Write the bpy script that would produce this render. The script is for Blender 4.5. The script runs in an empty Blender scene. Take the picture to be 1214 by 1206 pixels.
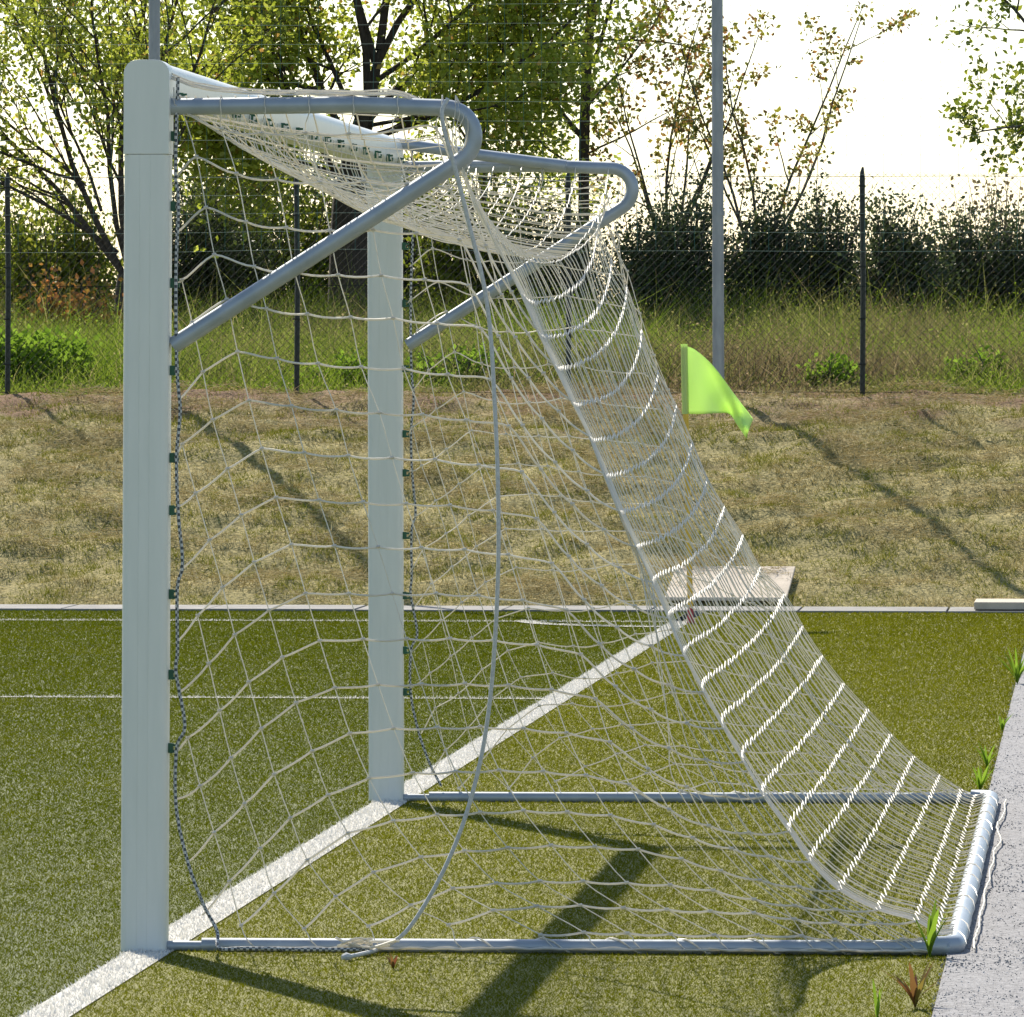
import bpy, math, random
import numpy as np
from mathutils import Vector, Matrix, noise

# ------------------------------------------------------------------ camera, sky, sun
SC = bpy.context.scene
COL = SC.collection
CAM_H, FOC, CX, HY = 1.68, 8800.0, 607.0, 431.0      # eye height, focal length in photo pixels, centre column, horizon row
cam = bpy.data.cameras.new('camera')
cam.sensor_width = 36.0
cam.lens = FOC / 1214.0 * 36.0
cam.shift_y = (HY - 603.0) / 1214.0
cam.clip_start, cam.clip_end = 0.5, 4000.0
camo = bpy.data.objects.new('camera', cam)
camo.location = (0, 0, CAM_H)
camo.rotation_euler = (math.pi / 2, 0, 0)
COL.objects.link(camo)
SC.camera = camo

EL, AZ = math.radians(40.5), math.radians(-18.7)
w = bpy.data.worlds.new("World")
SC.world = w
w.use_nodes = True
sky = w.node_tree.nodes.new('ShaderNodeTexSky')
sky.sky_type = 'NISHITA'
sky.sun_disc = False
sky.sun_elevation = EL
sky.sun_rotation = AZ
sky.air_density, sky.dust_density, sky.ozone_density = 1.0, 0.5, 1.0
bg = w.node_tree.nodes['Background']
bg.inputs[1].default_value = 0.105
w.node_tree.links.new(sky.outputs[0], bg.inputs[0])

sl = bpy.data.lights.new('sun', 'SUN')
sl.energy = 5.0
sl.angle = math.radians(0.5)
sl.color = (1.0, 0.92, 0.79)
so = bpy.data.objects.new('sun', sl)
sdir = Vector((math.sin(AZ) * math.cos(EL), math.cos(AZ) * math.cos(EL), math.sin(EL)))
so.rotation_euler = sdir.to_track_quat('Z', 'Y').to_euler()
so.location = (-10, 30, 40)
COL.objects.link(so)

SC.view_settings.view_transform = 'Standard'
SC.view_settings.look = 'None'
SC.view_settings.exposure = 0.75
SC.view_settings.gamma = 1.0
SC.view_settings.use_curve_mapping = False
SC.cycles.max_bounces = 8
SC.cycles.transparent_max_bounces = 8
SC.cycles.sample_clamp_indirect = 6.0

# ------------------------------------------------------------------ site frame: a runs along the depth of the goal, b along the goal line
TH = math.radians(4.5)
ct, st = math.cos(TH), math.sin(TH)
RNG = np.random.default_rng(7)
random.seed(7)


def P(a, b, z=0.0):
    return Vector((a * ct + b * st, -a * st + b * ct, z))


def on_plane(px, py, b):
    """survey helper: a point of the upright plane at distance b (a, z)"""
    m = (px - CX) / FOC
    a = b * (m * ct - st) / (ct + m * st)
    Y = b * ct - a * st
    return a, CAM_H + (HY - py) / FOC * Y


def at(px, py, b):
    a, z = on_plane(px, py, b)
    return P(a, b, z)


def on_ground(px, py):
    Y = CAM_H * FOC / (py - HY)
    X = (px - CX) / FOC * Y
    return X * ct - Y * st, X * st + Y * ct


def terrain(a, b):
    """height of the land"""
    if b < 50.8:
        return -0.03
    pts = ((50.8, 0.0), (51.6, 0.21), (53.0, 0.62), (55.0, 1.12), (56.6, 1.40), (57.3, 1.44), (62, 1.52), (85, 1.86), (140, 2.0), (4000, 2.0))
    for (b0, z0), (b1, z1) in zip(pts, pts[1:]):
        if b <= b1:
            return z0 + (z1 - z0) * (b - b0) / (b1 - b0)
    return 2.0


TB = np.array((-4000, 50.79, 50.8, 51.6, 53.0, 55.0, 56.6, 57.3, 62, 85, 140, 4000.0))
TZ = np.array((-0.03, -0.03, 0.0, 0.21, 0.62, 1.12, 1.40, 1.44, 1.52, 1.86, 2.0, 2.0))


def terrain_np(b):
    return np.interp(b, TB, TZ)


def bumps(a, b):
    v = 0.05 * noise.noise((a * 1.1, b * 1.4, 3.1)) + 0.042 * noise.noise((a * 2.6, b * 3.4, 7.7)) + 0.035 * noise.noise((a * 7, b * 8, 1.3))
    return v * min(1.0, max(0.0, (b - 50.85) / 0.5))


# ------------------------------------------------------------------ materials
def nn(nt, kind, **kw):
    n = nt.nodes.new(kind)
    for k, v in kw.items():
        setattr(n, k, v)
    return n


def ramp(nt, stops):
    r = nn(nt, 'ShaderNodeValToRGB')
    e = r.color_ramp.elements
    while len(e) < len(stops):
        e.new(0.5)
    for i, (p, c) in enumerate(stops):
        e[i].position = p
        e[i].color = (c[0], c[1], c[2], 1)
    return r


def mat(name, c1, c2=None, rough=0.6, metal=0.0, scale=8.0, detail=6.0, bump=0.0, bscale=60.0, spec=0.5, stretch=None, lo=0.35, hi=0.65):
    m = bpy.data.materials.new(name)
    m.use_nodes = True
    nt = m.node_tree
    b = nt.nodes['Principled BSDF']
    b.inputs['Roughness'].default_value = rough
    b.inputs['Metallic'].default_value = metal
    b.inputs['Specular IOR Level'].default_value = spec
    tc = nn(nt, 'ShaderNodeNewGeometry')
    src = tc.outputs['Position']
    if stretch:
        mp = nn(nt, 'ShaderNodeMapping')
        mp.inputs['Scale'].default_value = stretch
        nt.links.new(src, mp.inputs[0])
        src = mp.outputs[0]
    n = nn(nt, 'ShaderNodeTexNoise')
    n.inputs['Scale'].default_value = scale
    n.inputs['Detail'].default_value = detail
    nt.links.new(src, n.inputs['Vector'])
    c2 = c2 or tuple(x * 0.8 for x in c1)
    r = ramp(nt, [(lo, c1), (hi, c2)])
    nt.links.new(n.outputs[0], r.inputs[0])
    nt.links.new(r.outputs[0], b.inputs['Base Color'])
    if bump:
        n2 = nn(nt, 'ShaderNodeTexNoise')
        n2.inputs['Scale'].default_value = bscale
        n2.inputs['Detail'].default_value = 4
        nt.links.new(src, n2.inputs['Vector'])
        bp = nn(nt, 'ShaderNodeBump')
        bp.inputs['Strength'].default_value = bump
        bp.inputs['Distance'].default_value = 0.01
        nt.links.new(n2.outputs[0], bp.inputs['Height'])
        nt.links.new(bp.outputs[0], b.inputs['Normal'])
    return m


def leaf_mat(name, stops, transl=0.45, gloss=0.06, rough=0.35, patch=None, pscale=0.6):
    """thin leaf: every blade or leaf (mesh island) has a colour of its own"""
    m = bpy.data.materials.new(name)
    m.use_nodes = True
    nt = m.node_tree
    nt.nodes.remove(nt.nodes['Principled BSDF'])
    out = nt.nodes['Material Output']
    g = nn(nt, 'ShaderNodeNewGeometry')
    r = ramp(nt, stops)
    nt.links.new(g.outputs['Random Per Island'], r.inputs[0])
    col = r.outputs[0]
    if patch:
        n = nn(nt, 'ShaderNodeTexNoise')
        n.inputs['Scale'].default_value = pscale
        n.inputs['Detail'].default_value = 3
        nt.links.new(g.outputs['Position'], n.inputs['Vector'])
        r2 = ramp(nt, [(0.47, (0, 0, 0)), (0.60, (1, 1, 1))])
        nt.links.new(n.outputs[0], r2.inputs[0])
        r3 = ramp(nt, patch)
        nt.links.new(g.outputs['Random Per Island'], r3.inputs[0])
        mx = nn(nt, 'ShaderNodeMix', data_type='RGBA')
        nt.links.new(r2.outputs[0], mx.inputs[0])
        nt.links.new(col, mx.inputs[6])
        nt.links.new(r3.outputs[0], mx.inputs[7])
        col = mx.outputs[2]
    d = nn(nt, 'ShaderNodeBsdfDiffuse')
    t = nn(nt, 'ShaderNodeBsdfTranslucent')
    nt.links.new(col, d.inputs[0])
    nt.links.new(col, t.inputs[0])
    m1 = nn(nt, 'ShaderNodeMixShader')
    m1.inputs[0].default_value = transl
    nt.links.new(d.outputs[0], m1.inputs[1])
    nt.links.new(t.outputs[0], m1.inputs[2])
    gl = nn(nt, 'ShaderNodeBsdfGlossy')
    gl.inputs['Roughness'].default_value = rough
    gl.inputs[0].default_value = (0.9, 0.9, 0.9, 1)
    m2 = nn(nt, 'ShaderNodeMixShader')
    m2.inputs[0].default_value = gloss
    nt.links.new(m1.outputs[0], m2.inputs[1])
    nt.links.new(gl.outputs[0], m2.inputs[2])
    nt.links.new(m2.outputs[0], out.inputs[0])
    return m


M = {}
M['paint'] = mat('white_post_paint', (0.74, 0.745, 0.70), (0.69, 0.70, 0.655), rough=0.42, scale=4, stretch=(9, 9, 1.2), lo=0.3, hi=0.75)
M['tube'] = mat('grey_coated_steel', (0.36, 0.40, 0.44), (0.30, 0.34, 0.38), rough=0.42, metal=0.25, scale=14)
M['bolt'] = mat('steel_bolt', (0.5, 0.5, 0.5), rough=0.3, metal=0.9)
M['dark'] = mat('hole_shade', (0.02, 0.02, 0.02), rough=0.7)  # near-black, stands in for the shade inside screw sockets and bolt hole
M['hook'] = mat('green_plastic', (0.02, 0.12, 0.06), (0.014, 0.085, 0.045), rough=0.5)
M['cord'] = None
M['cord_thin'] = mat('weathered_nylon_cord', (0.60, 0.57, 0.52), (0.48, 0.46, 0.42), rough=0.55, scale=30)
M['rope'] = mat('grey_rope', (0.55, 0.56, 0.55), (0.42, 0.43, 0.43), rough=0.7, scale=120)
M['galv'] = mat('galvanised_pole', (0.34, 0.36, 0.38), (0.27, 0.29, 0.31), rough=0.5, metal=0.3, scale=6, stretch=(4, 4, 1))
M['fence_post'] = mat('dark_green_coating', (0.012, 0.018, 0.016), (0.02, 0.026, 0.022), rough=0.5)
M['wire'] = mat('green_wire', (0.02, 0.03, 0.025), (0.014, 0.022, 0.018), rough=0.75, spec=0.2)
M['stop_cord'] = mat('green_net_cord', (0.05, 0.19, 0.165), (0.04, 0.15, 0.13), rough=0.7)
M['kerb'] = mat('kerb_concrete', (0.25, 0.245, 0.23), (0.17, 0.165, 0.155), rough=0.9, scale=5, bump=0.3)
M['slab'] = mat('slab_concrete', (0.56, 0.48, 0.38), (0.43, 0.37, 0.29), rough=0.9, scale=6, bump=0.3)
M['path'] = mat('path_asphalt', (0.30, 0.295, 0.30), (0.17, 0.167, 0.172), rough=0.9, scale=60, detail=10, bump=0.8, bscale=140, lo=0.42, hi=0.6)
M['yellow'] = mat('yellow_plastic', (0.80, 0.50, 0.05), (0.70, 0.42, 0.035), rough=0.4)
M['red'] = mat('red_plastic', (0.42, 0.03, 0.04), rough=0.5)
M['bark'] = mat('dark_bark', (0.075, 0.058, 0.045), (0.04, 0.03, 0.024), rough=0.95, scale=14, bump=0.7, bscale=40, stretch=(3, 3, 0.7))
M['twig'] = mat('grey_bark', (0.11, 0.095, 0.08), (0.065, 0.055, 0.045), rough=0.95, scale=14, bump=0.4, bscale=40)
M['soil'] = mat('field_soil', (0.075, 0.07, 0.03), (0.12, 0.10, 0.05), rough=1.0, scale=1.5)
M['bank'] = mat('bank_earth', (0.10, 0.09, 0.018), (0.40, 0.33, 0.13), rough=1.0, scale=38, detail=10, bump=1.0, bscale=60)
M['turf'] = mat('turf_base_green', (0.06, 0.075, 0.005), (0.08, 0.095, 0.007), rough=0.9, scale=3)
M['turf2'] = mat('turf_base_olive', (0.115, 0.112, 0.007), (0.15, 0.145, 0.010), rough=0.9, scale=3)
M['line'] = mat('line_white', (0.62, 0.62, 0.60), (0.52, 0.52, 0.50), rough=0.9, scale=40)
M['blade'] = leaf_mat('turf_blades_green', [(0.0, (0.070, 0.088, 0.003)), (0.6, (0.090, 0.109, 0.004)), (0.975, (0.098, 0.116, 0.005)), (0.988, (0.17, 0.17, 0.05)), (1.0, (0.50, 0.50, 0.30))], 0.5, 0.0, 0.4,  # brightest stops paint sun glints onto a few blades
                      patch=[(0.0, (0.080, 0.095, 0.003)), (0.6, (0.100, 0.116, 0.004)), (0.975, (0.110, 0.122, 0.005)), (0.988, (0.17, 0.17, 0.05)), (1.0, (0.5, 0.5, 0.3))], pscale=1.1)
M['blade2'] = leaf_mat('turf_blades_olive', [(0.0, (0.108, 0.118, 0.003)), (0.6, (0.140, 0.148, 0.005)), (0.95, (0.160, 0.166, 0.010)), (0.975, (0.27, 0.26, 0.06)), (1.0, (0.50, 0.46, 0.20))], 0.5, 0.0, 0.4,  # pale end stops are sparkle put into the blade colour
                       patch=[(0.0, (0.098, 0.110, 0.003)), (0.6, (0.128, 0.138, 0.005)), (0.95, (0.148, 0.155, 0.010)), (0.975, (0.26, 0.25, 0.06)), (1.0, (0.48, 0.45, 0.20))], pscale=0.9)
M['blade_w'] = leaf_mat('turf_blades_white', [(0.0, (0.60, 0.58, 0.53)), (1.0, (0.76, 0.74, 0.68))], 0.25, 0.04)
M['mown'] = leaf_mat('mown_grass', [(0.0, (0.16, 0.18, 0.014)), (0.5, (0.28, 0.275, 0.035)), (0.85, (0.43, 0.39, 0.09)), (1.0, (0.60, 0.52, 0.23))], 0.16, 0.0,
                     patch=[(0.0, (0.19, 0.155, 0.05)), (0.5, (0.43, 0.35, 0.14)), (1.0, (0.74, 0.63, 0.36))], pscale=1.9)
M['straw'] = leaf_mat('dry_straw', [(0.0, (0.26, 0.20, 0.085)), (0.6, (0.50, 0.40, 0.20)), (1.0, (0.72, 0.61, 0.36))], 0.12, 0.0)
M['meadow'] = leaf_mat('meadow_grass', [(0.0, (0.10, 0.165, 0.014)), (0.5, (0.165, 0.24, 0.022)), (0.85, (0.23, 0.285, 0.045)), (1.0, (0.36, 0.31, 0.14))], 0.5, 0.0,
                       patch=[(0.0, (0.12, 0.09, 0.045)), (0.5, (0.20, 0.155, 0.085)), (0.8, (0.17, 0.20, 0.04)), (1.0, (0.34, 0.25, 0.15))], pscale=0.28)
M['leaf_bright'] = leaf_mat('spring_leaves', [(0.0, (0.20, 0.25, 0.022)), (0.5, (0.36, 0.42, 0.045)), (0.92, (0.50, 0.53, 0.09)), (1.0, (0.40, 0.22, 0.06))], 0.6, 0.02)
M['leaf_mid'] = leaf_mat('mid_green_leaves', [(0.0, (0.10, 0.14, 0.012)), (0.6, (0.19, 0.24, 0.022)), (1.0, (0.30, 0.31, 0.04))], 0.52, 0.02)
M['leaf_olive'] = leaf_mat('young_bronze_leaves', [(0.0, (0.15, 0.16, 0.02)), (0.5, (0.26, 0.25, 0.03)), (0.8, (0.30, 0.18, 0.05)), (1.0, (0.34, 0.15, 0.05))], 0.5, 0.02)
M['leaf_red'] = leaf_mat('bronze_red_leaves', [(0.0, (0.20, 0.18, 0.025)), (0.5, (0.40, 0.22, 0.05)), (1.0, (0.48, 0.19, 0.06))], 0.5, 0.02)
M['leaf_dark'] = leaf_mat('dark_evergreen_leaves', [(0.0, (0.028, 0.045, 0.018)), (0.6, (0.055, 0.080, 0.027)), (1.0, (0.11, 0.14, 0.04))], 0.4, 0.03, 0.4)
M['leaf_brown'] = leaf_mat('brown_twiggy_leaves', [(0.0, (0.14, 0.115, 0.055)), (1.0, (0.26, 0.20, 0.11))], 0.4, 0.01)
M['grit'] = leaf_mat('asphalt_chippings', [(0.0, (0.20, 0.20, 0.202)), (0.6, (0.30, 0.298, 0.30)), (1.0, (0.50, 0.495, 0.49))], 0.0, 0.0)
M['weed'] = leaf_mat('fresh_weed_leaves', [(0.0, (0.14, 0.24, 0.02)), (1.0, (0.24, 0.36, 0.04))], 0.55, 0.0)
M['weed_red'] = leaf_mat('reddish_weed_leaves', [(0.0, (0.16, 0.05, 0.03)), (0.4, (0.20, 0.11, 0.035)), (1.0, (0.20, 0.25, 0.03))], 0.45, 0.02)


def bank_soil(m):
    nt = m.node_tree
    b = nt.nodes['Principled BSDF']
    old = b.inputs['Base Color'].links[0].from_socket
    g = nn(nt, 'ShaderNodeNewGeometry')
    sx = nn(nt, 'ShaderNodeSeparateXYZ')
    nt.links.new(g.outputs['Position'], sx.inputs[0])
    no = nn(nt, 'ShaderNodeTexNoise')
    no.inputs['Scale'].default_value = 1.6
    nt.links.new(g.outputs['Position'], no.inputs['Vector'])
    ad = nn(nt, 'ShaderNodeMath', operation='ADD')
    nt.links.new(sx.outputs[2], ad.inputs[0])
    nt.links.new(no.outputs[0], ad.inputs[1])
    r = ramp(nt, [(0.0, (0, 0, 0)), (1.0, (1, 1, 1))])
    mr = nn(nt, 'ShaderNodeMapRange')
    mr.inputs[1].default_value, mr.inputs[2].default_value = 1.65, 1.95
    nt.links.new(ad.outputs[0], mr.inputs[0])
    mx = nn(nt, 'ShaderNodeMix', data_type='RGBA')
    nt.links.new(mr.outputs[0], mx.inputs[0])
    nt.links.new(old, mx.inputs[6])
    mx.inputs[7].default_value = (0.17, 0.095, 0.045, 1)
    nt.links.new(mx.outputs[2], b.inputs['Base Color'])


bank_soil(M['bank'])


def cloth_mat():
    m = leaf_mat('neon_flag_cloth', [(0.0, (0.74, 0.93, 0.38)), (1.0, (0.74, 0.93, 0.38))], 0.5, 0.02, 0.5)
    return m


M['flag'] = cloth_mat()
M['cord'] = leaf_mat('white_nylon_cord', [(0.0, (0.72, 0.685, 0.60)), (1.0, (0.84, 0.80, 0.71))], 0.42, 0.10, 0.38)


def braid_mat():
    m = mat('black_white_braid', (0.6, 0.6, 0.6), rough=0.8)
    nt = m.node_tree
    b = nt.nodes['Principled BSDF']
    g = nn(nt, 'ShaderNodeNewGeometry')
    ch = nn(nt, 'ShaderNodeTexChecker')
    ch.inputs['Scale'].default_value = 115
    ch.inputs[1].default_value = (0.55, 0.55, 0.54, 1)
    ch.inputs[2].default_value = (0.07, 0.08, 0.09, 1)
    nt.links.new(g.outputs['Position'], ch.inputs[0])
    nt.links.new(ch.outputs[0], b.inputs['Base Color'])
    return m


M['braid'] = braid_mat()


# ------------------------------------------------------------------ mesh helpers
class MB:
    """collects shapes for ONE mesh object"""

    def __init__(self):
        self.v, self.f, self.n = [], [], 0

    def add(self, v, f):
        self.v.extend(v)
        self.f.extend([tuple(i + self.n for i in q) for q in f])
        self.n += len(v)

    def tube(self, pts, r, n=6, cap=True):
        p = np.array([tuple(q) for q in pts], float)
        k = len(p)
        rr = np.full(k, r, float) if np.isscalar(r) else np.array(r, float)
        t = np.zeros_like(p)
        t[1:-1] = p[2:] - p[:-2]
        t[0], t[-1] = p[1] - p[0], p[-1] - p[-2]
        t /= np.maximum(np.linalg.norm(t, axis=1, keepdims=True), 1e-9)
        ref = np.array((0, 0, 1.0)) if abs(t[0][2]) < 0.9 else np.array((1.0, 0, 0))
        x = np.cross(t[0], ref)
        x /= np.linalg.norm(x)
        ang = np.arange(n) * 2 * math.pi / n
        ca, sa = np.cos(ang)[:, None], np.sin(ang)[:, None]
        rings = []
        for i in range(k):
            x = x - t[i] * np.dot(x, t[i])
            x /= max(np.linalg.norm(x), 1e-9)
            y = np.cross(t[i], x)
            rings.append(p[i] + rr[i] * (ca * x + sa * y))
        V = np.concatenate(rings)
        F = []
        for i in range(k - 1):
            for j in range(n):
                j2 = (j + 1) % n
                F.append((i * n + j, i * n + j2, (i + 1) * n + j2, (i + 1) * n + j))
        if cap:
            F.append(tuple(range(n - 1, -1, -1)))
            F.append(tuple((k - 1) * n + j for j in range(n)))
        self.add([tuple(q) for q in V], F)

    def loft(self, rings, close=True):
        n = len(rings[0])
        V = [tuple(q) for r in rings for q in r]
        F = []
        for i in range(len(rings) - 1):
            for j in range(n):
                j2 = (j + 1) % n
                F.append((i * n + j, i * n + j2, (i + 1) * n + j2, (i + 1) * n + j))
        if close:
            F.append(tuple(range(n - 1, -1, -1)))
            F.append(tuple((len(rings) - 1) * n + j for j in range(n)))
        self.add(V, F)

    def build(self, name, m, parent=None, smooth=True, bevel=0.0):
        me = bpy.data.meshes.new(name)
        me.from_pydata(self.v, [], self.f)
        me.update()
        if smooth:
            me.polygons.foreach_set('use_smooth', [True] * len(me.polygons))
        o = bpy.data.objects.new(name, me)
        me.materials.append(m)
        COL.objects.link(o)
        if bevel:
            md = o.modifiers.new('bevel', 'BEVEL')
            md.width = bevel
            md.segments = 2
            md.limit_method = 'ANGLE'
        if smooth:
            me.set_sharp_from_angle(angle=math.radians(40))
        if parent:
            set_parent(o, parent)
        return o


def set_parent(o, p):
    o.parent = p
    o.matrix_parent_inverse = p.matrix_world.inverted() if p.parent is None else (p.parent.matrix_world @ p.matrix_basis).inverted()


def big_mesh(name, V, tris, m, parent=None):
    """fast mesh of triangles / quads from arrays"""
    me = bpy.data.meshes.new(name)
    V = np.ascontiguousarray(V, np.float32)
    tris = np.ascontiguousarray(tris, np.int32)
    k = tris.shape[1]
    me.vertices.add(len(V))
    me.vertices.foreach_set('co', V.ravel())
    me.loops.add(tris.size)
    me.loops.foreach_set('vertex_index', tris.ravel())
    me.polygons.add(len(tris))
    me.polygons.foreach_set('loop_start', np.arange(0, tris.size, k, dtype=np.int32))
    me.update(calc_edges=True)
    me.materials.append(m)
    o = bpy.data.objects.new(name, me)
    COL.objects.link(o)
    if parent:
        set_parent(o, parent)
    return o


def tag(o, label=None, cat=None, group=None, kind=None):
    if label:
        o['label'] = label
    if cat:
        o['category'] = cat
    if group:
        o['group'] = group
    if kind:
        o['kind'] = kind
    return o


def empty(name, loc, label=None, cat=None, group=None):
    o = bpy.data.objects.new(name, None)
    o.empty_display_size = 0.2
    o.location = loc
    COL.objects.link(o)
    o.matrix_world = Matrix.Translation(Vector(loc))
    return tag(o, label, cat, group)


def unit(v):
    return v / np.maximum(np.linalg.norm(v, axis=1, keepdims=True), 1e-9)


def blades_tri(p, d, L, wd):
    """one pointed triangle per blade"""
    n = len(p)
    r = RNG.normal(size=(n, 3))
    s = unit(np.cross(d, r)) * wd[:, None] * 0.5
    V = np.empty((n, 3, 3))
    V[:, 0], V[:, 1], V[:, 2] = p - s, p + s, p + d * L[:, None]
    return V.reshape(-1, 3), np.arange(n * 3).reshape(n, 3)


def blades_bent(p, d, L, wd, bend):
    n = len(p)
    r = RNG.normal(size=(n, 3))
    s = unit(np.cross(d, r)) * wd[:, None] * 0.5
    side = RNG.normal(size=(n, 3))
    side[:, 2] = -0.6
    side = unit(side) * (L * bend)[:, None]
    mid = p + d * (L * 0.55)[:, None] + side * 0.25
    tip = p + d * L[:, None] + side
    V = np.empty((n, 5, 3))
    V[:, 0], V[:, 1], V[:, 2], V[:, 3], V[:, 4] = p - s, p + s, mid + s * 0.8, mid - s * 0.8, tip
    i = (np.arange(n) * 5)[:, None]
    T = np.concatenate([i + np.array([[0, 1, 2]]), i + np.array([[0, 2, 3]]), i + np.array([[3, 2, 4]])])
    return V.reshape(-1, 3), T


def leaves(c, size, droop=0.0):
    """folded pointed leaves at the points c"""
    n = len(c)
    ax = RNG.normal(size=(n, 3))
    ax[:, 2] -= droop
    ax = unit(ax)
    sd = unit(np.cross(ax, RNG.normal(size=(n, 3))))
    up = np.cross(ax, sd)
    L = size * RNG.uniform(0.65, 1.25, n)[:, None]
    V = np.empty((n, 4, 3))
    V[:, 0] = c
    V[:, 1] = c + ax * L * 0.45 + sd * L * 0.32 + up * L * 0.08
    V[:, 2] = c + ax * L
    V[:, 3] = c + ax * L * 0.45 - sd * L * 0.32 + up * L * 0.08
    i = (np.arange(n) * 4)[:, None]
    T = np.concatenate([i + np.array([[0, 1, 2]]), i + np.array([[0, 2, 3]])])
    return V.reshape(-1, 3), T


def to_world(a, b, z):
    return np.stack([a * ct + b * st, -a * st + b * ct, z], axis=1)


def join(parts):
    V, T, n = [], [], 0
    for v, t in parts:
        V.append(v)
        T.append(t + n)
        n += len(v)
    return np.concatenate(V), np.concatenate(T)


def grid_sheet(name, a0, a1, na, bs, zf, m, kind='structure'):
    bs = list(bs)
    V, F = [], []
    for b in bs:
        for i in range(na + 1):
            a = a0 + (a1 - a0) * i / na
            V.append(tuple(P(a, b, zf(a, b))))
    for j in range(len(bs) - 1):
        for i in range(na):
            k = j * (na + 1) + i
            F.append((k, k + 1, k + na + 2, k + na + 1))
    mb = MB()
    mb.add(V, F)
    o = mb.build(name, m)
    if kind:
        o['kind'] = kind
    return o


def box_mb(mb, a0, a1, b0, b1, z0, z1):
    v = [tuple(P(a, b, z)) for z in (z0, z1) for (a, b) in ((a0, b0), (a1, b0), (a1, b1), (a0, b1))]
    mb.add(v, [(3, 2, 1, 0), (4, 5, 6, 7), (0, 1, 5, 4), (1, 2, 6, 5), (2, 3, 7, 6), (3, 0, 4, 7)])


# ------------------------------------------------------------------ the ground
bsg = [-40, -20, 0, 20, 40, 50.79] + [50.8, 51.6, 53, 55, 56.6, 57.3, 58, 60, 62, 66, 70, 75, 80, 85, 100, 140, 400]
grid_sheet('ground', -400, 400, 60, bsg, lambda a, b: terrain(a, b) - (0.06 if 50.8 <= b <= 57.3 else 0.0), M['soil'])

AL = -2.69                        # centre of the goal line
grid_sheet('pitch_turf', -45, AL - 0.06, 30, np.linspace(-5, 49.95, 40), lambda a, b: 0.0, M['turf'])
grid_sheet('run_off_turf', AL + 0.06, -0.42, 6, np.linspace(-5, 49.95, 40), lambda a, b: 0.0, M['turf2'])
grid_sheet('run_off_turf_far_side', 2.1, 14, 6, np.linspace(-5, 49.95, 20), lambda a, b: 0.0, M['turf2'])
grid_sheet('asphalt_path', -0.42, 2.1, 24, np.linspace(-5, 49.95, 300), lambda a, b: 0.006 + 0.004 * noise.noise((a * 2, b * 2, 0)), M['path'])

k = MB()
for i in range(-26, 26):
    box_mb(k, i * 1.0 + 0.006, i * 1.0 + 0.994, 49.95, 50.8, -0.05, 0.016 + 0.004 * random.random())
tag(k.build('kerb_strip', M['kerb'], smooth=False, bevel=0.006), kind='structure')

n = 90000
a = RNG.uniform(-0.43, 1.7, n)
b = 18.0 + 32 * RNG.random(n) ** 1.8
d = RNG.normal(size=(n, 3))
d[:, 2] = np.abs(d[:, 2]) + 0.5
V, T = blades_tri(to_world(a, b, np.full(n, 0.004)), unit(d), RNG.uniform(0.003, 0.009, n), RNG.uniform(0.004, 0.010, n))
tag(big_mesh('path_grit', V, T, M['grit']), kind='stuff')

# bank between the pitch and the fence
na = 260
grid_sheet('grass_bank', -16, 8, na, np.arange(50.8, 57.45, 0.085), lambda a, b: terrain(a, b) + bumps(a, b), M['bank'])


# --- white lines, each a sheet with its own white fibres
def stripe(name, path, width, z=0.004, dens=6000, m='line'):
    V, F = [], []
    for i, (a, b) in enumerate(path):
        a0, b0 = path[max(i - 1, 0)]
        a1, b1 = path[min(i + 1, len(path) - 1)]
        t = Vector((a1 - a0, b1 - b0)).normalized()
        for s in (-1, 1):
            V.append(tuple(P(a - t.y * s * (width / 2 + 0.004), b + t.x * s * (width / 2 + 0.004), z)))
    for i in range(len(path) - 1):
        F.append((2 * i, 2 * i + 1, 2 * i + 3, 2 * i + 2))
    pts = []
    for (a0, b0), (a1, b1) in zip(path, path[1:]):
        L = math.hypot(a1 - a0, b1 - b0)
        n = int(dens * L * width)
        u = RNG.random(n)
        s = RNG.uniform(-0.5, 0.5, n) * width * 1.06
        tx, ty = (a1 - a0) / L, (b1 - b0) / L
        pts.append(np.stack([a0 + (a1 - a0) * u - ty * s, b0 + (b1 - b0) * u + tx * s], axis=1))
    q = np.concatenate(pts)
    n = len(q)
    d = RNG.normal(size=(n, 3)) * 0.5
    d[:, 2] = 0.8
    V2, T2 = blades_tri(to_world(q[:, 0], q[:, 1], np.full(n, z)), unit(d), RNG.uniform(0.007, 0.017, n), RNG.uniform(0.003, 0.006, n))
    nb = len(V)
    tris = []
    for f in F:
        tris += [(f[0], f[1], f[2]), (f[0], f[2], f[3])]
    o = big_mesh(name, np.concatenate([np.array(V), V2]), np.concatenate([np.array(tris), T2 + nb]), M['blade_w'])
    return tag(o, kind='structure')


CA, CB = on_ground(818, 738)
stripe('goal_line', [(AL, b) for b in np.linspace(8, CB, 60)], 0.12)
stripe('touch_line', [(a, CB) for a in np.linspace(-14, AL - 0.06, 20)], 0.11, dens=3500)
stripe('corner_arc', [(AL - 1.0 * math.cos(t), CB - 1.0 * math.sin(t)) for t in np.linspace(0.02, math.pi / 2 - 0.06, 16)], 0.10, z=0.008, dens=3500)
L2 = on_ground(300, 828)[1]
stripe('goal_area_line', [(a, L2) for a in np.linspace(-12, AL - 0.06, 20)], 0.09, dens=3800)


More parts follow.
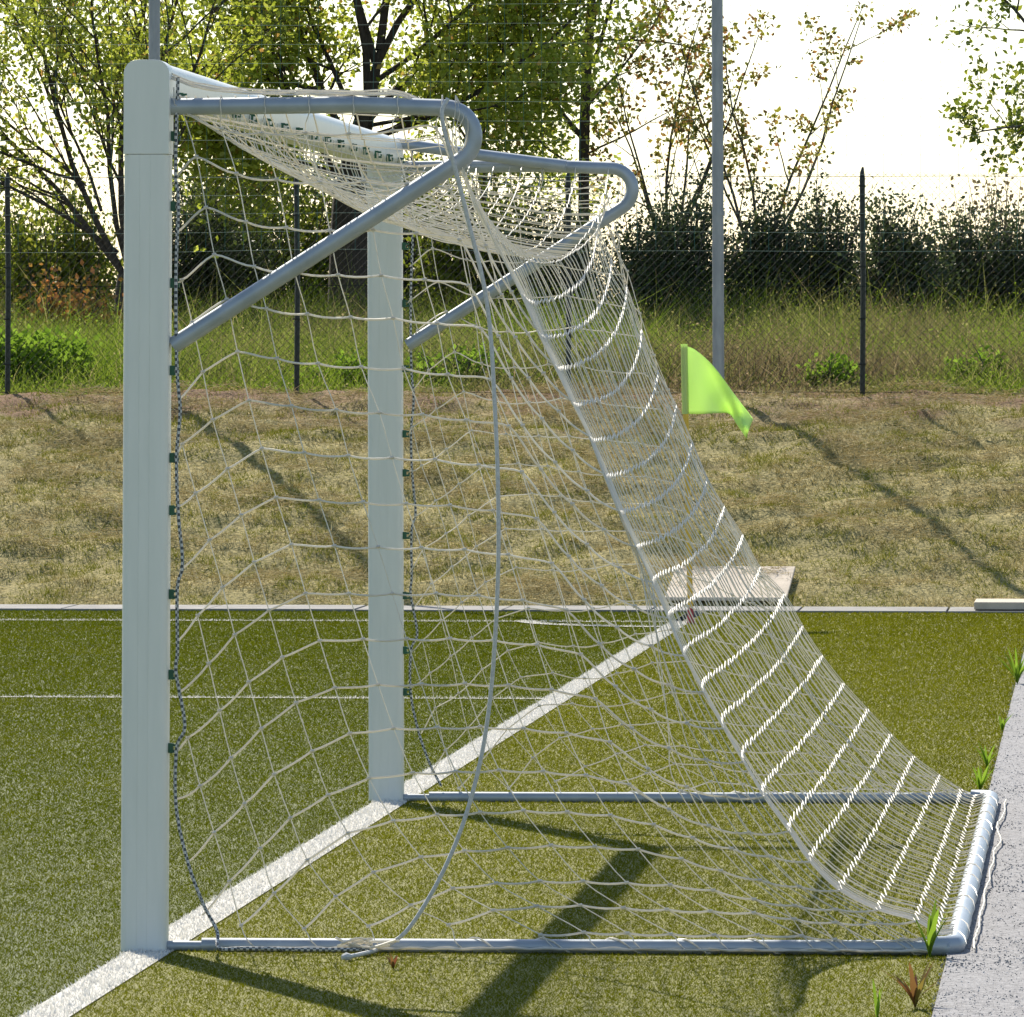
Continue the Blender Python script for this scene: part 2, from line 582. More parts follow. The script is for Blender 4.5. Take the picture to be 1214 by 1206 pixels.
# --- turf fibres
def turf(name, a_lo, a_hi, m, d0, skip=None):
    P_, D_, L_, W_ = [], [], [], []
    edges = list(np.arange(17.2, 50.0, 1.2)) + [49.95]
    for b0, b1 in zip(edges, edges[1:]):
        mid = (b0 + b1) / 2
        ac, hw = -mid * st, 0.069 * mid
        lo, hi = max(a_lo, ac - hw - 1.6), min(a_hi, ac + hw + 1.6)
        if hi <= lo:
            continue
        dens = d0 * (21.0 / mid) ** 1.15
        n = int(dens * (hi - lo) * (b1 - b0))
        a, b = RNG.uniform(lo, hi, n), RNG.uniform(b0, b1, n)
        P_.append(to_world(a, b, np.zeros(n)))
        d = RNG.normal(size=(n, 3)) * 0.8
        d[:, 2] = 0.75
        D_.append(unit(d))
        L_.append(RNG.uniform(0.007, 0.016, n) * (mid / 21.0) ** 0.4)
        W_.append(RNG.uniform(0.0016, 0.0034, n) * (mid / 21.0) ** 0.9)
    V, T = blades_tri(np.concatenate(P_), np.concatenate(D_), np.concatenate(L_), np.concatenate(W_))
    return tag(big_mesh(name, V, T, m), kind='stuff')


turf('pitch_turf_fibres', -14, AL - 0.065, M['blade'], 11500)
turf('run_off_turf_fibres', AL + 0.065, -0.42, M['blade2'], 11500)


# --- mown grass and straw on the bank
def bank_points(n):
    a, b = RNG.uniform(-11, 2.5, n), RNG.uniform(50.82, 57.3, n)
    z = np.array([terrain(x, y) + bumps(x, y) for x, y in zip(a, b)])
    return a, b, z


n = 330000
a, b, z = bank_points(n)
bare = np.clip((b - 55.9) / 0.6, 0, 1) * 0.75
keep = RNG.random(n) > bare
a, b, z = a[keep], b[keep], z[keep]
n = len(a)
d = RNG.normal(size=(n, 3)) * 0.7
d[:, 2] = 0.9
cl = np.array([noise.noise((x * 2.3, y * 2.9, 5.0)) + 0.6 * noise.noise((x * 6, y * 6, 1.0)) for x, y in zip(a, b)])
Lh = RNG.uniform(0.022, 0.06, n) * (1 + 1.0 * np.clip(cl, -0.6, 1.2))
V, T = blades_tri(to_world(a, b, z - 0.01), unit(d), Lh, RNG.uniform(0.0035, 0.009, n))
tag(big_mesh('mown_bank_grass', V, T, M['mown']), kind='stuff')
n = 230000
a, b, z = bank_points(n)
cl = np.array([noise.noise((x * 0.9, y * 2.4, 9.0)) + 0.7 * noise.noise((x * 3.4, y * 4.5, 2.0)) for x, y in zip(a, b)])
keep = cl > RNG.normal(0.22, 0.16, n)
a, b, z, cl = a[keep], b[keep], z[keep], cl[keep]
n = len(a)
d = RNG.normal(size=(n, 3))
d[:, 2] = np.abs(d[:, 2]) * 0.4
V, T = blades_bent(to_world(a, b, z + RNG.uniform(0.0, 0.05, n) + 0.05 * np.clip(cl, 0, 1)), unit(d), RNG.uniform(0.04, 0.13, n), RNG.uniform(0.0022, 0.005, n), RNG.uniform(0.05, 0.4, n))
tag(big_mesh('cut_straw', V, T, M['straw']), kind='stuff')

# --- tall meadow beyond the fence
P_, L_ = [], []
for b0 in np.arange(57.15, 92, 1.5):
    mid = b0 + 0.75
    ac, hw = -mid * st, 0.069 * mid + 2.5
    dens = 700 if mid < 66 else 260
    n = int(dens * 2 * hw * 1.5)
    a, b = RNG.uniform(ac - hw, ac + hw, n), RNG.uniform(b0, b0 + 1.5, n)
    P_.append(to_world(a, b, terrain_np(b) - 0.03))
    cl = np.array([noise.noise((x * 0.7, y * 0.5, 2.0)) for x, y in zip(a, b)])
    near = np.clip((b - 57.1) / 2.0, 0.25, 1.0)
    tall = np.where(RNG.random(n) < 0.03, 1.6, 1.0)
    L_.append(RNG.uniform(0.18, 0.56, n) * (1 + 0.7 * cl) * near * tall * (1 + 0.55 * np.clip((b - 62) / 14, 0, 1)) + 0.03)
Pm, Lm = np.concatenate(P_), np.concatenate(L_)
n = len(Pm)
d = RNG.normal(size=(n, 3)) * 0.32
d[:, 2] = 1
V, T = blades_bent(Pm, unit(d), Lm, RNG.uniform(0.004, 0.010, n), RNG.uniform(0.1, 0.8, n))
sel = RNG.random(n) < 0.6                                   # seed heads and small leaves on the stalks
c = Pm[sel] + unit(d)[sel] * (Lm[sel] * RNG.uniform(0.3, 0.95, sel.sum()))[:, None] + RNG.normal(size=(sel.sum(), 3)) * 0.02
V2, T2 = leaves(c, 0.026, -0.3)
V, T = join([(V, T), (V2, T2)])
tag(big_mesh('meadow_grass', V, T, M['meadow']), kind='stuff')


# ------------------------------------------------------------------ the goal
A0, B0 = -2.714, 21.09
W = 7.26                                    # between the post centres
H = 2.547


def G(u, v, z):
    return P(A0 + u, B0 + v, z)


def near_uz(px, py, v=0.0):
    a, z = on_plane(px, py, B0 + v)
    return a - A0, z


def far_uz(px, py):
    return near_uz(px, py, W)


goal = empty('football_goal', P(A0, B0 + W / 2, 0), 'white full-size football goal on grey ground bars standing on the white goal line', 'goal')


def round_rect(hw, hh, r, n=5):
    q = []
    for cx, cy, a0 in ((hw - r, hh - r, 0), (-hw + r, hh - r, 90), (-hw + r, -hh + r, 180), (hw - r, -hh + r, 270)):
        for i in range(n + 1):
            t = math.radians(a0 + 90 * i / n)
            q.append((cx + r * math.cos(t), cy + r * math.sin(t)))
    return q


def lean(v, z):
    return (0.012 if v < 1 else -0.006) * (z / H)


hook_src = None


def add_hook(parent, u, v, z):
    global hook_src
    if hook_src is None:
        mb = MB()
        for (x0, x1, y0, y1, z0, z1) in ((-.012, .002, -.008, .008, -.014, .014), (.002, .013, -.005, .005, .005, .012), (.002, .014, -.005, .005, -.013, -.006), (.010, .015, -.005, .005, -.006, .001)):
            vv = [(x, y, zz) for zz in (z0, z1) for (x, y) in ((x0, y0), (x1, y0), (x1, y1), (x0, y1))]
            mb.add(vv, [(3, 2, 1, 0), (4, 5, 6, 7), (0, 1, 5, 4), (1, 2, 6, 5), (2, 3, 7, 6), (3, 0, 4, 7)])
        o = mb.build('net_hook', M['hook'], smooth=False)
        hook_src = o
    else:
        o = hook_src.copy()
        COL.objects.link(o)
    o.location = G(u, v, z)
    o.rotation_euler = (0, 0, -TH)
    o.matrix_world = Matrix.Translation(o.location) @ Matrix.Rotation(-TH, 4, 'Z')
    set_parent(o, parent)
    return o


SEAM = H - 0.27
HOOKS = (0.42, 0.58, 0.79, 1.02, 1.26, 1.41, 1.66, 1.91, 2.13, 2.33)
for v0 in (0.0, W):
    mb = MB()
    prof = round_rect(0.0655, 0.05, 0.022)
    rings = []
    for zz in (0.0, 0.6, 1.2, 1.8, SEAM - 0.0006):
        rings.append([tuple(G(x + lean(v0, zz), v0 + y, zz)) for x, y in prof])
    mb.loft(rings)
    # groove lines of the extrusion
    for gx in (-0.018, 0.012):
        for s in (-1, 1):
            mb.tube([G(gx + lean(v0, zz), v0 + s * 0.0502, zz) for zz in (0.01, 0.8, 1.6, SEAM - 0.002)], 0.0006, 4)
    post = mb.build('goal_post', M['paint'], goal)
    # corner piece: rounded over the top
    mb = MB()
    rr = 0.040
    sec = [(-0.0655, SEAM + 0.0006), (0.0655, SEAM + 0.0006)]
    for cxs, a0 in ((1, 0), (-1, 90)):
        for i in range(7):
            t = math.radians(a0 + 15 * i)
            sec.append((cxs * (0.0655 - rr) + rr * math.cos(t), H - rr + rr * math.sin(t)))
    mb.loft([[tuple(G(x + lean(v0, zz), v0 + y, zz)) for x, zz in sec] for y in (-0.051, 0.051)])
    cp = mb.build('corner_joint', M['paint'], goal, bevel=0.0012)
    side = -0.0518 if v0 == 0 else 0.0518
    for zz in (SEAM + 0.12, SEAM - 0.11):
        mb = MB()
        c = G(0.0 + lean(v0, zz), v0 + side, zz)
        nrm = (P(0, -1) if v0 == 0 else P(0, 1))
        mb.tube([c - nrm * 0.002, c + nrm * 0.001], 0.010, 12)
        mb.tube([c + nrm * 0.001, c + nrm * 0.0018], 0.0065, 12)
        sc_ = mb.build('screw', M['tube'], cp if zz > SEAM else post)
        mb = MB()
        mb.tube([c + nrm * 0.0018, c + nrm * 0.0023], 0.0048, 8)  # solid black disc, the shade of the socket put into its colour
        mb.build('screw_socket', M['dark'], cp if zz > SEAM else post)
    for zz in HOOKS:
        add_hook(post if zz < SEAM else cp, 0.0655 + 0.012 + lean(v0, zz), v0, zz)
    # foot bolts
    for zz in (0.06, 0.12):
        mb = MB()
        mb.tube([G(0.066, v0, zz), G(0.082, v0, zz)], 0.008, 8)
        mb.build('foot_bolt', M['bolt'], post)

mb = MB()
sec = []
for cxs, cz, a0 in ((1, 1, 0), (-1, 1, 90), (-1, -1, 180), (1, -1, 270)):
    rr = 0.040 if cz > 0 else 0.03
    for i in range(7):
        t = math.radians(a0 + 15 * i)
        sec.append((cxs * (0.063 - rr) + rr * math.cos(t), (H - 0.060) + cz * (0.058 - rr) + rr * math.sin(t)))
mb.loft([[tuple(G(x + 0.005, vv, zz)) for x, zz in sec] for vv in np.linspace(0.052, W - 0.052, 9)])
crossbar = mb.build('crossbar', M['paint'], goal)
for vv in np.linspace(0.25, W - 0.25, 16):
    add_hook(crossbar, 0.078, vv, H - 0.098)


def uz_line(pts, v):
    return [G(u, v, z) for u, z in pts]


def side_tube():
    q = [(0.060, 2.414)]
    u1, z1 = near_uz(528, 128)
    q += [(0.3, 2.416), (0.6, 2.419)]
    cu, cz = near_uz(528, 162)
    r = z1 - cz
    for i in range(15):
        t = math.radians(90 - i * (147.4 / 14))
        q.append((cu + r * math.cos(t), cz + r * math.sin(t)))
    u2, z2 = near_uz(205, 410)
    e = q[-1]
    q += [((e[0] * 2 + u2) / 3, (e[1] * 2 + z2) / 3), (u2, z2)]
    return q


ST = side_tube()
TR = 0.0245
for v0 in (0.0, W):
    mb = MB()
    mb.tube(uz_line(ST if v0 == 0 else [(u, zc + 0.018) for u, zc in ST], v0), TR, 14)
    fr = mb.build('side_frame', M['tube'], goal)
    # bolt heads near the bend
    for px, m in ((481, 'bolt'), (506, 'dark')):
        u, zc = near_uz(px, 128)
        mb = MB()
        mb.tube([G(u, v0 - TR + 0.001, zc), G(u, v0 - TR - 0.0015, zc)], 0.0085, 10)
        mb.build('bolt_head' if m == 'bolt' else 'bolt_hole', M[m], fr)  # the hole is a black disc, its shade painted
    # brackets where the stay meets the post
    for (uu, zz) in (ST[0], ST[-1]):
        mb = MB()
        mb.tube([G(0.0655, v0, zz), G(0.0755, v0, zz)], 0.036, 12)
        mb.build('post_bracket', M['tube'], fr)
    mb = MB()
    mb.tube([G(0.066, v0, 0.014), G(0.17, v0, 0.014)], 0.015, 10)
    mb.tube([G(0.165, v0, 0.016), G(1.2, v0, 0.018), G(2.30, v0, 0.022)], 0.0215, 12)
    mb.build('ground_bar', M['tube'], goal)
# second stay on the far side, from the crossbar end to the bend
q = [far_uz(455, 168), far_uz(560, 183), far_uz(630, 192), far_uz(672, 197)]
mb = MB()
mb.tube([G(u, W - 0.055, zz) for u, zz in q], 0.022, 12)
mb.build('stay_tube', M['tube'], goal)
# rear bar with rounded elbows
mb = MB()
UR = 2.315
rb = [(UR - 0.075, 0), (UR - 0.035, 0.006), (UR - 0.008, 0.03), (UR, 0.075)]
pr = [G(u, v, 0.026) for u, v in rb] + [G(UR, vv, 0.026) for vv in (1, 2, 3.6, 5, 6.4)] + [G(u, W - v, 0.026) for u, v in reversed(rb)]
mb.tube(pr, 0.029, 14)
mb.build('rear_bar', M['tube'], goal)

# ------------------------------------------------------------------ the net
net = empty('goal_net', P(A0 + 0.6, B0 + W / 2, 0), 'sagging off-white knotted goal net hooked to the white goal frame', 'net')

AN = [(216, 130), (233, 186), (244, 246), (254, 302), (268, 355), (280, 417), (294, 475), (309, 532), (326, 590), (344, 646), (361, 704), (378, 760), (396, 816), (414, 870),
      (437, 923), (466, 973), (499, 1016), (537, 1053), (585, 1079), (641, 1108)]
LN = {-1: {3: (215, 332), 4: (226, 382), 5: (239, 441), 6: (251, 498), 7: (268, 556), 8: (284, 611), 9: (299, 667), 10: (317, 724), 11: (333, 780), 12: (349, 834), 13: (369, 891), 14: (388, 943), 15: (412, 988), 16: (443, 1034), 17: (487, 1073), 18: (532, 1096)},
      -2: {6: (214, 527), 7: (230, 585), 8: (247, 641), 9: (262, 697), 10: (277, 753), 11: (294, 809), 12: (309, 864), 13: (325, 918), 14: (344, 970), 15: (364, 1020), 16: (398, 1063), 17: (437, 1098)},
      -3: {9: (233, 730), 10: (246, 787), 11: (259, 843), 12: (273, 899), 13: (290, 953), 14: (308, 1006), 15: (325, 1059), 16: (361, 1101)},
      -4: {11: (222, 875), 12: (237, 932), 13: (254, 987), 14: (272, 1045), 15: (286, 1097)}}
ANCH = {1: (206, 213), 2: (208, 277), 3: (205, 333), 4: (206, 412), 5: (212, 474), 6: (207, 548), 7: (208, 602), 8: (214, 676), 9: (209, 762), 10: (213, 821), 11: (207, 892), 12: (207, 948), 13: (226, 1020), 14: (240, 1085)}
YO = {0: [0, 23, 28, 28, 29, 25, 22], 1: [0, 20, 27, 30, 29, 32, 40], 5: [0, 8, 14, 18, 20, 27, 33], 10: [0, 0, 0, 0, 2, 8, 20], 13: [0, -6, -7, -8, -6, -1, 10],
      16: [0, -7, -11, -14, -12, -9, 2], 18: [0, -5, -6, -3, -1, 1, 3], 19: [0, -3, -2, -1, 0, 0, 1]}
KN = {-5: (545, 182), -4: (557, 222), -3: (575, 264), -2: (595, 305), -1: (615, 345), 0: (635, 390), 1: (655, 432), 2: (676, 475), 3: (697, 517), 4: (715, 562), 5: (734, 606), 6: (753, 649), 7: (772, 691), 8: (791, 733), 9: (810, 778), 10: (833, 821),
      11: (857, 864), 12: (881, 904), 13: (905, 945), 14: (935, 986), 15: (960, 1022), 16: (995, 1056), 17: (1040, 1079), 18: (1086, 1092), 19: (1110, 1108)}
KF = {-1: (709, 257), 0: (725, 307), 1: (743, 339), 2: (761, 391), 3: (780, 439), 4: (802, 480), 5: (821, 524), 6: (839, 566), 7: (859, 600), 8: (881, 634), 9: (902, 672), 10: (931, 704), 11: (952, 742), 12: (975, 777), 13: (1001, 810),
      14: (1029, 841), 15: (1057, 871), 16: (1084, 897), 17: (1114, 919), 18: (1140, 936), 19: (1156, 942)}


def yo(j, i):
    ks = sorted(YO)
    return float(np.interp(j, ks, [YO[q][i] for q in ks]))


def side_nodes(far):
    """(i, j) -> (u, z): columns of the side netting from the post (-4) to the rear corner (10)"""
    N = {}
    for j in range(20):
        ax, ay = AN[j]
        for i in range(7):
            N[i, j] = near_uz(ax + 51.5 * i - (4 * min(i, 2) if j < 6 else 0), ay + yo(j, i))
    for i, row in LN.items():
        for j, q in row.items():
            N[i, j] = near_uz(*q)
    for j, q in (KF if far else KN).items():
        N[10, j] = far_uz(*q) if far else near_uz(*q)
    for j in range(20):
        g, kk = np.array(N[6, j]), np.array(N[10, j])
        for i in (7, 8, 9):
            f = (i - 6) / 4.0
            sag = 0.05 * 4 * f * (1 - f) * (1 if j < 15 else 0.3) * (1.0 if not far else 0.2)
            q = g + (kk - g) * f
            N[i, j] = (q[0], q[1] - sag)
    if far:
        for kkey in list(N):
            if kkey[0] < 10:
                u, zc = N[kkey]
                i, j = kkey
                N[kkey] = (u + 0.03 * noise.noise((i * 0.5, j * 0.4, 4)), max(0.02, zc + 0.05 * noise.noise((i * 0.4 + 5, j * 0.35, 1))))
    return N


def curve(pts, n=4, sag=0.0):
    """Catmull-Rom through the points"""
    q = [np.array(tuple(x)) for x in pts]
    if len(q) < 3:
        return [Vector(x) for x in q]
    q = [2 * q[0] - q[1]] + q + [2 * q[-1] - q[-2]]
    out = []
    for a, b, c, d in zip(q, q[1:], q[2:], q[3:]):
        for i in range(n):
            t = i / n
            p = 0.5 * ((2 * b) + (c - a) * t + (2 * a - 5 * b + 4 * c - d) * t * t + (3 * b - a - 3 * c + d) * t ** 3)
            p = p - np.array((0, 0, sag * 4 * t * (1 - t)))
            out.append(Vector(p))
    out.append(Vector(q[-2]))
    return out


def build_side(far):
    v0 = W if far else 0.0
    sgn = 1 if far else -1
    N = side_nodes(far)

    def pt(i, j):
        u, zc = N[i, j]
        h = math.sin(min(1, max(0, (zc - 0.05) / 2.3)) * math.pi)
        bulge = -sgn * 0.03 * h + 0.045 * noise.noise((i * 0.6, j * 0.5, 11 + v0)) * h
        zc = max(zc, 0.012)
        return G(u, v0 + bulge + sgn * 0.01 * (1 - h), zc)
    mb = MB()
    rc, rrw = (0.0015, 0.0024) if far else (0.0017, 0.0033)
    # columns
    for i in range(-4, 11):
        js = sorted(j for (a, j) in N if a == i)
        pts = [pt(i, j) for j in js]
        if 1 <= i <= 6:
            u = ST[0][0] + 0.16 + 0.127 * (i - 1)
            zt = 2.417 + (0 if i < 6 else -0.002)
            loop = [G(u, v0 - sgn * 0.012, zt + TR + 0.001), G(u, v0 + sgn * 0.006, zt + TR + 0.004), G(u + 0.001, v0 + sgn * (TR + 0.003), zt + 0.004), G(u + 0.003, v0 + sgn * (TR + 0.002), zt - 0.02)]
            pts = loop + pts
        elif i == 0:
            pts = [G(0.085, v0 + sgn * 0.01, 2.47), G(0.09, v0 + sgn * (TR + 0.003), 2.42)] + pts
        elif i >= 7:
            top = [G(ST[6][0] + 0.012 * (i - 8), v0 + sgn * (TR + 0.002), 2.40 - 0.01 * (i - 7)), G(0.885 + 0.012 * (i - 7), v0 + sgn * 0.018, 2.30)]
            pts = [G(ST[5][0], v0, 2.417 + TR + 0.003)] + top + pts
        if i < 10:
            u, zc = N[i, js[-1]]
            pts += [G(u + 0.02, v0 + sgn * 0.022, 0.035), G(u + 0.045, v0 + sgn * 0.026, 0.012)]
        mb.tube(curve(pts, 3), rc, 5, cap=False)
    # slack columns that sweep from the corner fold into the rear end of the ground bar
    for f, j0, ue in ((0.93, 8, 2.24), (0.85, 9, 2.2), (0.75, 10, 2.17), (0.62, 10, 2.13), (0.5, 11, 2.06), (0.36, 11, 1.98), (0.2, 12, 1.9)):
        pts = []
        for j in range(j0 - 5, 18):
            w_ = min(1.0, max(0.0, (j - j0 + 5) / 6.0))
            g = 1 - (1 - f) * w_
            pts.append(pt(7, j).lerp(pt(10, j), g))
        pts += [G(ue, v0 + sgn * 0.012, 0.036)]
        mb.tube(curve(pts, 3), rc, 5, cap=False)
    # rows
    for j in range(20):
        iis = sorted(i for (i, jj) in N if jj == j)
        pts = [pt(i, j) for i in iis]
        if j in ANCH:
            u, zc = near_uz(*ANCH[j])
            pts = [G(u, v0 + sgn * 0.004, zc)] + pts
        mb.tube(curve(pts, 5, sag=0.006), rrw, 5, cap=False)
        for i, p_ in zip(iis, [pt(i, j) for i in iis]):
            if i < 10:
                mb.tube([p_ + Vector((-0.006, 0, -0.001)), p_ + Vector((0.006, 0, 0.001))], 0.0050, 5)
    o = mb.build('side_netting', M['cord'], net)
    return N, pt


NN, ptn = build_side(False)
NF, ptf = build_side(True)

# roof and back as one sheet
rows = []                                                    # (near point, far point, droop, roof?)
rows.append((G(0.088, 0.06, 2.452), G(0.088, W - 0.06, 2.452), 0.0, True))
for i, D in enumerate((0.12, 0.21, 0.28, 0.33, 0.37, 0.395, 0.41)):
    u = 0.10 if i == 0 else ST[0][0] + 0.16 + 0.127 * (i - 1)
    zt = 2.417 + TR + 0.003
    rows.append((G(u, 0.0, zt), G(u, W, zt), D, True))
rows.append((G(*near_uz(552, 205)[:1], 0.0, near_uz(552, 205)[1]), G(far_uz(724, 222)[0], W, far_uz(724, 222)[1]), 0.27, True))
for j in range(-1, 20):
    D = float(np.interp(j, [-1, 0, 5, 12, 19], [0.15, 0.13, 0.09, 0.02, 0.0]))
    a_ = ptn(10, j)
    b_ = ptf(10, j)
    rows.append((a_, b_, D, False))
rows.append((G(UR - 0.01, 0.06, 0.058), G(UR - 0.01, W - 0.06, 0.058), 0.0, False))
NS = 46
ts = np.array([0.0] + sorted( [(k + 0.5 + random.uniform(-0.42, 0.42)) / (NS - 1) for k in range(NS - 1)]) + [1.0])


AMP = {}
for r_, (p_, q_, D_, roof_) in enumerate(rows):
    z_ = p_.z
    AMP[r_] = float(np.interp(z_, [0.03, 0.15, 0.3, 0.5, 0.7, 0.9, 1.9], [0.0, 0.10, 0.34, 0.46, 0.44, 0.36, 0.34]))


def back_pt(r, t, wob=True):
    a_, b_, D, roof = rows[r]
    p = a_.lerp(b_, t)
    s = 4 * t * (1 - t)
    s = s ** (0.6 if roof else 0.9)
    if not roof:
        s = s * (0.85 + 0.3 * t)
    dz = -D * s
    if wob and 0.001 < t < 0.999 and D > 0.0:
        dz += (0.010 if roof else 0.004) * noise.noise((r * 0.8, t * 9, 3))
    du = 0.0
    if not roof:
        t0 = float(np.interp(rows[r][0].z, [0.1, 0.4, 0.8, 1.2, 1.9], [0.02, 0.07, 0.14, 0.22, 0.27]))
        g0 = math.sqrt(t0 * t0 + 0.002) - t0
        gt = (math.sqrt((t - t0) ** 2 + 0.002) + (t - t0) - g0) / (math.sqrt((1 - t0) ** 2 + 0.002) + (1 - t0) - g0)
        du = -AMP[r] * (t - gt) - 0.45 * dz
    off = P(du + (0.003 * noise.noise((r * 0.9, t * 10, 8)) if wob else 0), 0, dz)
    q = p + off
    q.z = max(q.z, 0.02)
    return q


mb = MB()
for t in ts[1:-1]:
    pts = [back_pt(r, float(t)) for r in range(len(rows))]
    mb.tube(curve(pts, 3), 0.0019, 5, cap=False)
for k in range(24):                                          # the roof hangs in closer folds than the back
    t = (k + 0.5 + random.uniform(-0.45, 0.45)) / 24
    mb.tube(curve([back_pt(r, t) for r in range(0, 9)], 3), 0.0019, 5, cap=False)
for r in range(0, 5):                                         # slack rows bunched along the roof
    for fr_ in ((0.25, 0.5, 0.75) if r < 3 else (0.5,)):
        pts = []
        for t in np.linspace(0.0, 1.0, 30):
            t = float(t)
            q = back_pt(r, t).lerp(back_pt(r + 1, t), fr_ + 0.25 * noise.noise((r + fr_, t * 3, 6)))
            pts.append(q + Vector((0, 0, -0.02 * math.sin(math.pi * t) * abs(noise.noise((r * 1.3 + fr_, 2, 1))))))
        mb.tube(pts, 0.0021, 5, cap=False)
for q in range(5):                                            # slack net lying along the near tube
    pts = [G(0.075 + 0.78 * i / 24, 0.012 * q - 0.01 + 0.012 * noise.noise((i * 0.5, q, 3)), 2.417 + TR + 0.004 + 0.006 * (q % 3) + 0.05 * math.exp(-i / 3.0) + 0.010 * abs(noise.noise((i * 0.45, q * 3.1, 1))) - 0.012 * max(0, i - 20)) for i in range(25)]
    mb.tube(curve(pts, 2), 0.0026, 5, cap=False)
for k in range(20):                                           # slack folds gathered at the near corner
    t = 0.003 + 0.085 * random.random() ** 1.3
    mb.tube(curve([back_pt(r, t) for r in range(8 + k % 3, len(rows))], 3), 0.0019, 5, cap=False)
cross = MB()
for r in range(1, len(rows) - 1):
    pts = []
    nr, pr_ = rows[min(r + 1, len(rows) - 1)], rows[max(r - 1, 0)]
    for kk, t in enumerate(ts):
        q = back_pt(r, float(t))
        dd = (back_pt(min(r + 1, len(rows) - 1), float(t)) - back_pt(max(r - 1, 0), float(t))).normalized()
        s = (0.0075 + 0.006 * noise.noise((r, kk * 1.7, 0))) * (1.0 if r > 8 else 0.35)
        if 0 < kk < len(ts) - 1:
            pts += [q - dd * s, q + dd * s]
        else:
            pts.append(q)
    cross.tube(pts, 0.0024 if r > 8 else 0.0023, 5, cap=False)
mb.add(cross.v, cross.f)
mb.build('back_netting', M['cord'], net)


# edge ropes on the posts, running out over the ground bar
def edge_rope(far):
    v0 = W if far else 0.0
    sgn = 1 if far else -1
    q = [(209, 92), (208, 130), (206, 205), (208, 240), (206, 330), (207, 440), (211, 487), (207, 540), (209, 607), (213, 668), (207, 698), (208, 770), (206, 798), (217, 860), (206, 887), (206, 955), (222, 1020), (240, 1070), (258, 1103)]
    pts = []
    for x, y in q:
        u, zc = near_uz(x, y)
        pts.append(G(u + (0.008 if y < 960 else 0.0) + 0.002 * math.sin(y), v0 + sgn * 0.012, max(zc, 0.012)))
    if not far:
        for x, y, bb in ((262, 1110, -0.035), (290, 1128, -0.05), (330, 1134, -0.055), (345, 1138, -0.07), (400, 1140, -0.07), (440, 1138, -0.05)):
            a_, _ = on_plane(x, y, B0 + bb)
            pts.append(P(a_, B0 + bb - 0.05, 0.016))
    mb = MB()
    mb.tube(curve(pts, 5), 0.0055, 6)
    mb.build('edge_rope', M['braid'], net)


edge_rope(False)
edge_rope(True)


# cords lashed round the bars
def lashing(pf, u0, u1, turns, rad, r, wobble=0.004):
    pts = []
    n = int(turns * 10)
    for i in range(n + 1):
        f = i / n
        t = 2 * math.pi * turns * f
        rr = rad + wobble * noise.noise((f * 40, 1, 2))
        pts.append(pf(u0 + (u1 - u0) * f, rr * math.cos(t), rr * math.sin(t)))
    return pts


mb = MB()
mb.tube(lashing(lambda v, x, y: G(UR + x, v, max(0.004, 0.026 + y)), 0.08, W - 0.08, 15, 0.0305, 0.002), 0.0022, 5)
for q in range(1):
    pts = []
    for i in range(120):
        v = 0.02 + (W - 0.05) * i / 119
        x = UR + 0.055 + 0.022 * noise.noise((i * 0.07, q * 3.3, 1)) + 0.004 * noise.noise((i * 0.5, 1, 1))
        pts.append(G(x, v, 0.018 + 0.012 * abs(noise.noise((i * 0.3, q, 5)))))
    mb.tube(curve(pts, 2), 0.0032, 5)
mb.build('rear_lashing', M['cord'], net)
for v0, sgn in ((0.0, -1), (W, 1)):
    mb = MB()
    mb.tube(lashing(lambda u, x, y: G(u, v0 + x, max(0.004, 0.019 + y)), 0.9, 2.28, 7, 0.0245, 0.003), 0.0026, 5)
    for q in range(3):
        pts = [G(0.25 + 2.0 * i / 70, v0 + sgn * (0.035 + 0.006 * q + 0.018 * noise.noise((i * 0.25, q * 2.1, v0)) + (0.02 if i < 26 else 0)), 0.014 + 0.010 * abs(noise.noise((i * 0.3, q, 2)))) for i in range(71)]
        mb.tube(curve(pts, 2), 0.0033, 5)
    if v0 == 0:
        for q in range(3):                                     # the tangle by the rope end
            pts = [P(*(on_plane(x + random.uniform(-6, 6), y, B0 - 0.05)[:1]), B0 - 0.09 - 0.03 * random.random(), 0.02 + 0.03 * random.random()) for x, y in
                   ((405, 1135), (425, 1130), (445, 1138), (430, 1146), (412, 1141), (440, 1135), (470, 1140))]
            mb.tube(curve(pts, 4), 0.0036, 5)
    mb.build('bar_lashing', M['cord'], net)

# the loose draw rope
q = [(531, 117), (524, 133), (528, 160), (541, 205), (557, 270), (572, 330), (581, 390), (586, 470), (590, 560), (591, 650), (588, 740), (582, 820), (572, 890), (556, 955), (536, 1010), (510, 1062), (480, 1106), (450, 1135)]
pts = []
for i, (x, y) in enumerate(q):
    bb = B0 - 0.045 - 0.015 * math.sin(i * 0.9)
    a_, zc = on_plane(x, y, bb)
    pts.append(P(a_, bb, max(zc, 0.012)))
pts[-1].z = 0.014
a_, _ = on_plane(428, 1150, B0 - 0.25)
pts += [P(on_plane(430, 1150, B0 - 0.2)[0], B0 - 0.22, 0.012), P(on_plane(412, 1157, B0 - 0.3)[0], B0 - 0.34, 0.012)]
rope = empty('draw_rope', pts[-1], 'long grey rope hanging loose from the near tube bend to the turf', 'rope')
mb = MB()
mb.tube(curve(pts, 6), 0.0062, 8)
mb.build('rope', M['rope'], rope)
mb = MB()
e = pts[-1]
mb.tube([e + Vector((0.012, 0.014, 0.0)), e + Vector((0.0, 0.0, 0.002)), e + Vector((-0.012, -0.006, 0.0))], [0.008, 0.012, 0.007], 8)
mb.build('end_knot', M['rope'], rope)

